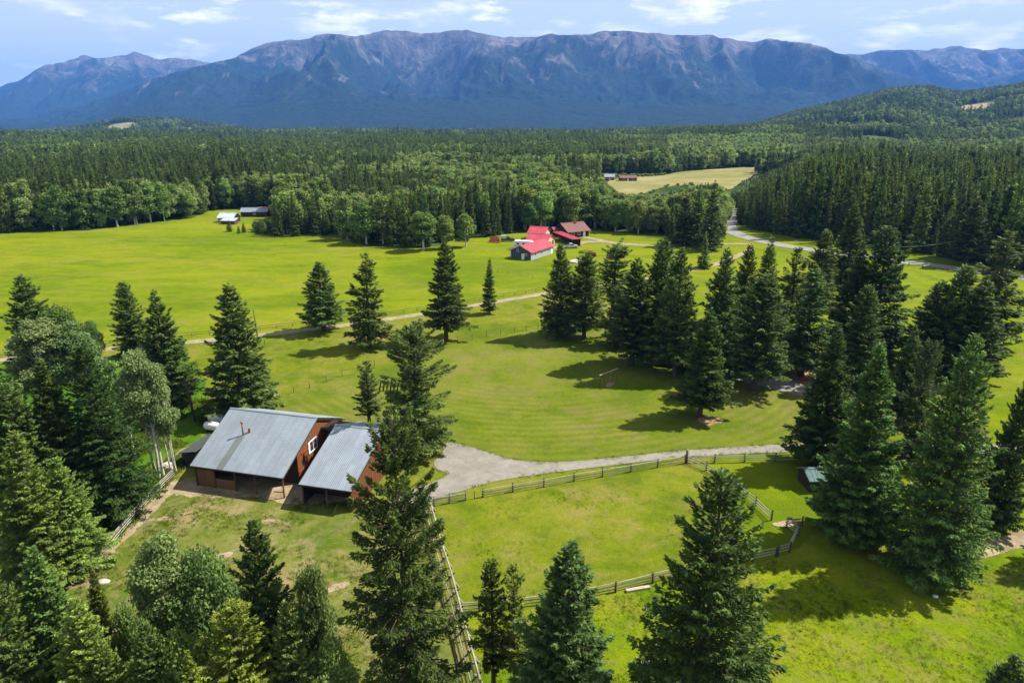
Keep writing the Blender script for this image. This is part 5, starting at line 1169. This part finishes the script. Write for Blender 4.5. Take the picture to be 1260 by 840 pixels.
def trellis():
    a = G(466, 482); c = G(497, 480); d = c - a; b = empty('slat_screen', a, math.atan2(d.y, d.x), 'dark green leaning slat screen left of the blunt topped spruce', 'screen'); L = d.length
    for k in range(7): MB().beam((k * L / 7 + .1, 0, 0), (k * L / 7 + .5, .5, 1.9), .28, .05).build('slat', M['black'], b)
    MB().beam((.3, .26, .8), (L - .5, .26, .8), .06, .08).build('cross_bar', M['black'], b)
trellis()
# poles and wires
def pole(p, h, lean, label, r=.15, lamp=False, arm=True):
    b = empty('utility_pole', p, 0, label, 'pole'); t = Vector((lean[0], lean[1], h))
    MB().tube((0, 0, -.5), t, r, r * .75, 10).build('shaft', M['post'], b, smooth_shade=True)
    if arm: MB().beam(t + Vector((-.5, 0, -.5)), t + Vector((.5, 0, -.5)), .1, .12).build('cross_arm', M['post'], b)
    for x in (-.42, .42) if arm else (): MB().tube(t + Vector((x, 0, -.44)), t + Vector((x, 0, -.26)), .05, .03, 8).build('insulator', M['white'], b)
    if lamp: MB().tube((lean[0], lean[1], h - .15), (lean[0] + .35, lean[1], h), .05, .05, 6).tube((lean[0] + .3, lean[1], h - .1), (lean[0] + .75, lean[1], h - .02), .10, .07, 8).build('lamp_head', M['silver'], b)
    if not arm and not lamp: MB().box(-.14, -.32, h * .62, .14, -.15, h * .62 + .5).build('meter_box', M['black'], b)
    return b
pole(G(241, 519), 7.6, (-.75, 0), 'dark leaning pole between the white trunked aspens and the barn', .2, arm=False)
pole(G(318, 421.5), 7.2, (-.25, 0), 'thin pole with a lamp head beside the dirt lane', .12, lamp=True, arm=False)
pp = G(1177, 322); pole(pp, 7.6, (0, 0), 'wooden power pole at the wood edge beyond the country road', .15)
p2 = G(1090, 318); pole(p2, 4.4, (0, 0), 'power pole mostly hidden behind the tall blue-green spruce', .15)
o = empty('power_line', pp, 0, 'pair of pale power wires sagging beyond the country road', 'wires')
PW = MB().tube((0, 0, 0), (1, 0, 0), .035, .035, 5).mesh('wire', M['log'])
for x in (-.42, .42):
    A = pp + Vector((x, 0, 7.3)); B = p2 + Vector((x, 0, 4.1)); prev = A
    for k in range(1, 7):
        t = k / 6; c = A.lerp(B, t) - Vector((0, 0, .9 * 4 * t * (1 - t))); span('wire', PW, prev, c, o, pp); prev = c
fp = G(326, 424); o = empty('stake', fp, 0, 'short dark stake beside the pole at the dirt lane', 'post'); q = link('shaft', POST_T, o); q.scale = (1.3, 1.3, 1.3)

# ------------------------------------------------------------------ grass that stands up
def tuft(seed, n=16, h=.34, spread=.26):
    g = np.random.default_rng(seed); P = np.zeros((n, 3)); P[:, :2] = g.normal(0, spread, (n, 2)); D = g.normal(0, .42, (n, 3)); D[:, 2] = 1
    L = h * g.uniform(.5, 1.25, n); Nn = g.normal(0, 1, (n, 3)); Nn[:, 2] *= .3; V, F = kites(P, D, Nn, L, L * .16 + .015)
    return np_mesh('grass_tuft', V, F, M['grass_blade'], np.clip(g.normal(.5, .25, n), 0, 1))
def grass():
    g = np.random.default_rng(77); tufts = []
    for s in range(4): o = bpy.data.objects.new('tuft_kind', tuft(s)); o.color = [(1, 1, 1, 1), (.85, .95, .8, 1), (1.15, 1.0, .8, 1), (.7, .9, .6, 1)][s]; tufts.append(o)
    def field(name, poly, dens, hs, seed, clump=.48):
        W = np.array([tuple(G(*p))[:2] for p in poly]); lo = W.min(0); hi = W.max(0); n = int((hi[0] - lo[0]) * (hi[1] - lo[1]) * dens)
        X = g.uniform(lo[0], hi[0], n); Y = g.uniform(lo[1], hi[1], n); c = N2.fbm(X / 5 + seed, Y / 5, 4); k = inside(W, X, Y) & (c > clump); X, Y, c = X[k], Y[k], c[k]; n = X.size
        s = hs * g.uniform(.55, 1.3, n) * (.7 + 1.6 * (c - clump)); ro = np.zeros((n, 3)); ro[:, 2] = g.uniform(0, 6.28, n)
        scatter(name, np.stack([X, Y, np.full(n, .03)], 1), tufts, np.stack([s, s, s], 1), ro, g.integers(0, 4, n)); return n
    a = field('pasture_grass', [(957, 690), (840, 714), (757, 734), (640, 756), (572, 760), (590, 860), (640, 900), (1400, 900), (1400, 700), (1240, 690), (1050, 690)], 8, .45, 1, .40)
    b = field('tall_grass', [(214, 590), (190, 613), (140, 672), (60, 740), (-60, 860), (-60, 640), (110, 540), (240, 445), (262, 500), (240, 545)], 9, 1.5, 2, .44)
    c = field('paddock_grass', [(540, 640), (600, 618), (845, 575), (930, 640), (955, 684), (757, 727), (570, 750)], 3, .45, 3, .54)
    d = field('barnyard_grass', [(225, 605), (430, 620), (520, 640), (550, 760), (570, 860), (60, 860), (90, 730)], 5, .8, 4, .52)
    pts = []
    for e0, e1 in zip(DRIVE, DRIVE[1:] + DRIVE[:1]):
        A_, B_ = G(*e0), G(*e1); n_ = int((B_ - A_).length * 7)
        for q in range(n_): c_ = A_.lerp(B_, g.random()); pts.append((c_.x + g.normal(0, .30), c_.y + g.normal(0, .30), .05))
    pts = np.array(pts); pts = pts[(np.abs(pts[:, 0]) < 60) & (N2.fbm(pts[:, 0] / 2, pts[:, 1] / 2, 2) > .42)]; s_ = g.uniform(.3, .65, len(pts)); ro = np.zeros((len(pts), 3)); ro[:, 2] = g.uniform(0, 6.28, len(pts))
    scatter('verge_grass', pts, tufts, np.stack([s_, s_, s_], 1), ro, g.integers(0, 4, len(pts)))
    print('tufts', a, b, c, d, len(pts))
grass()
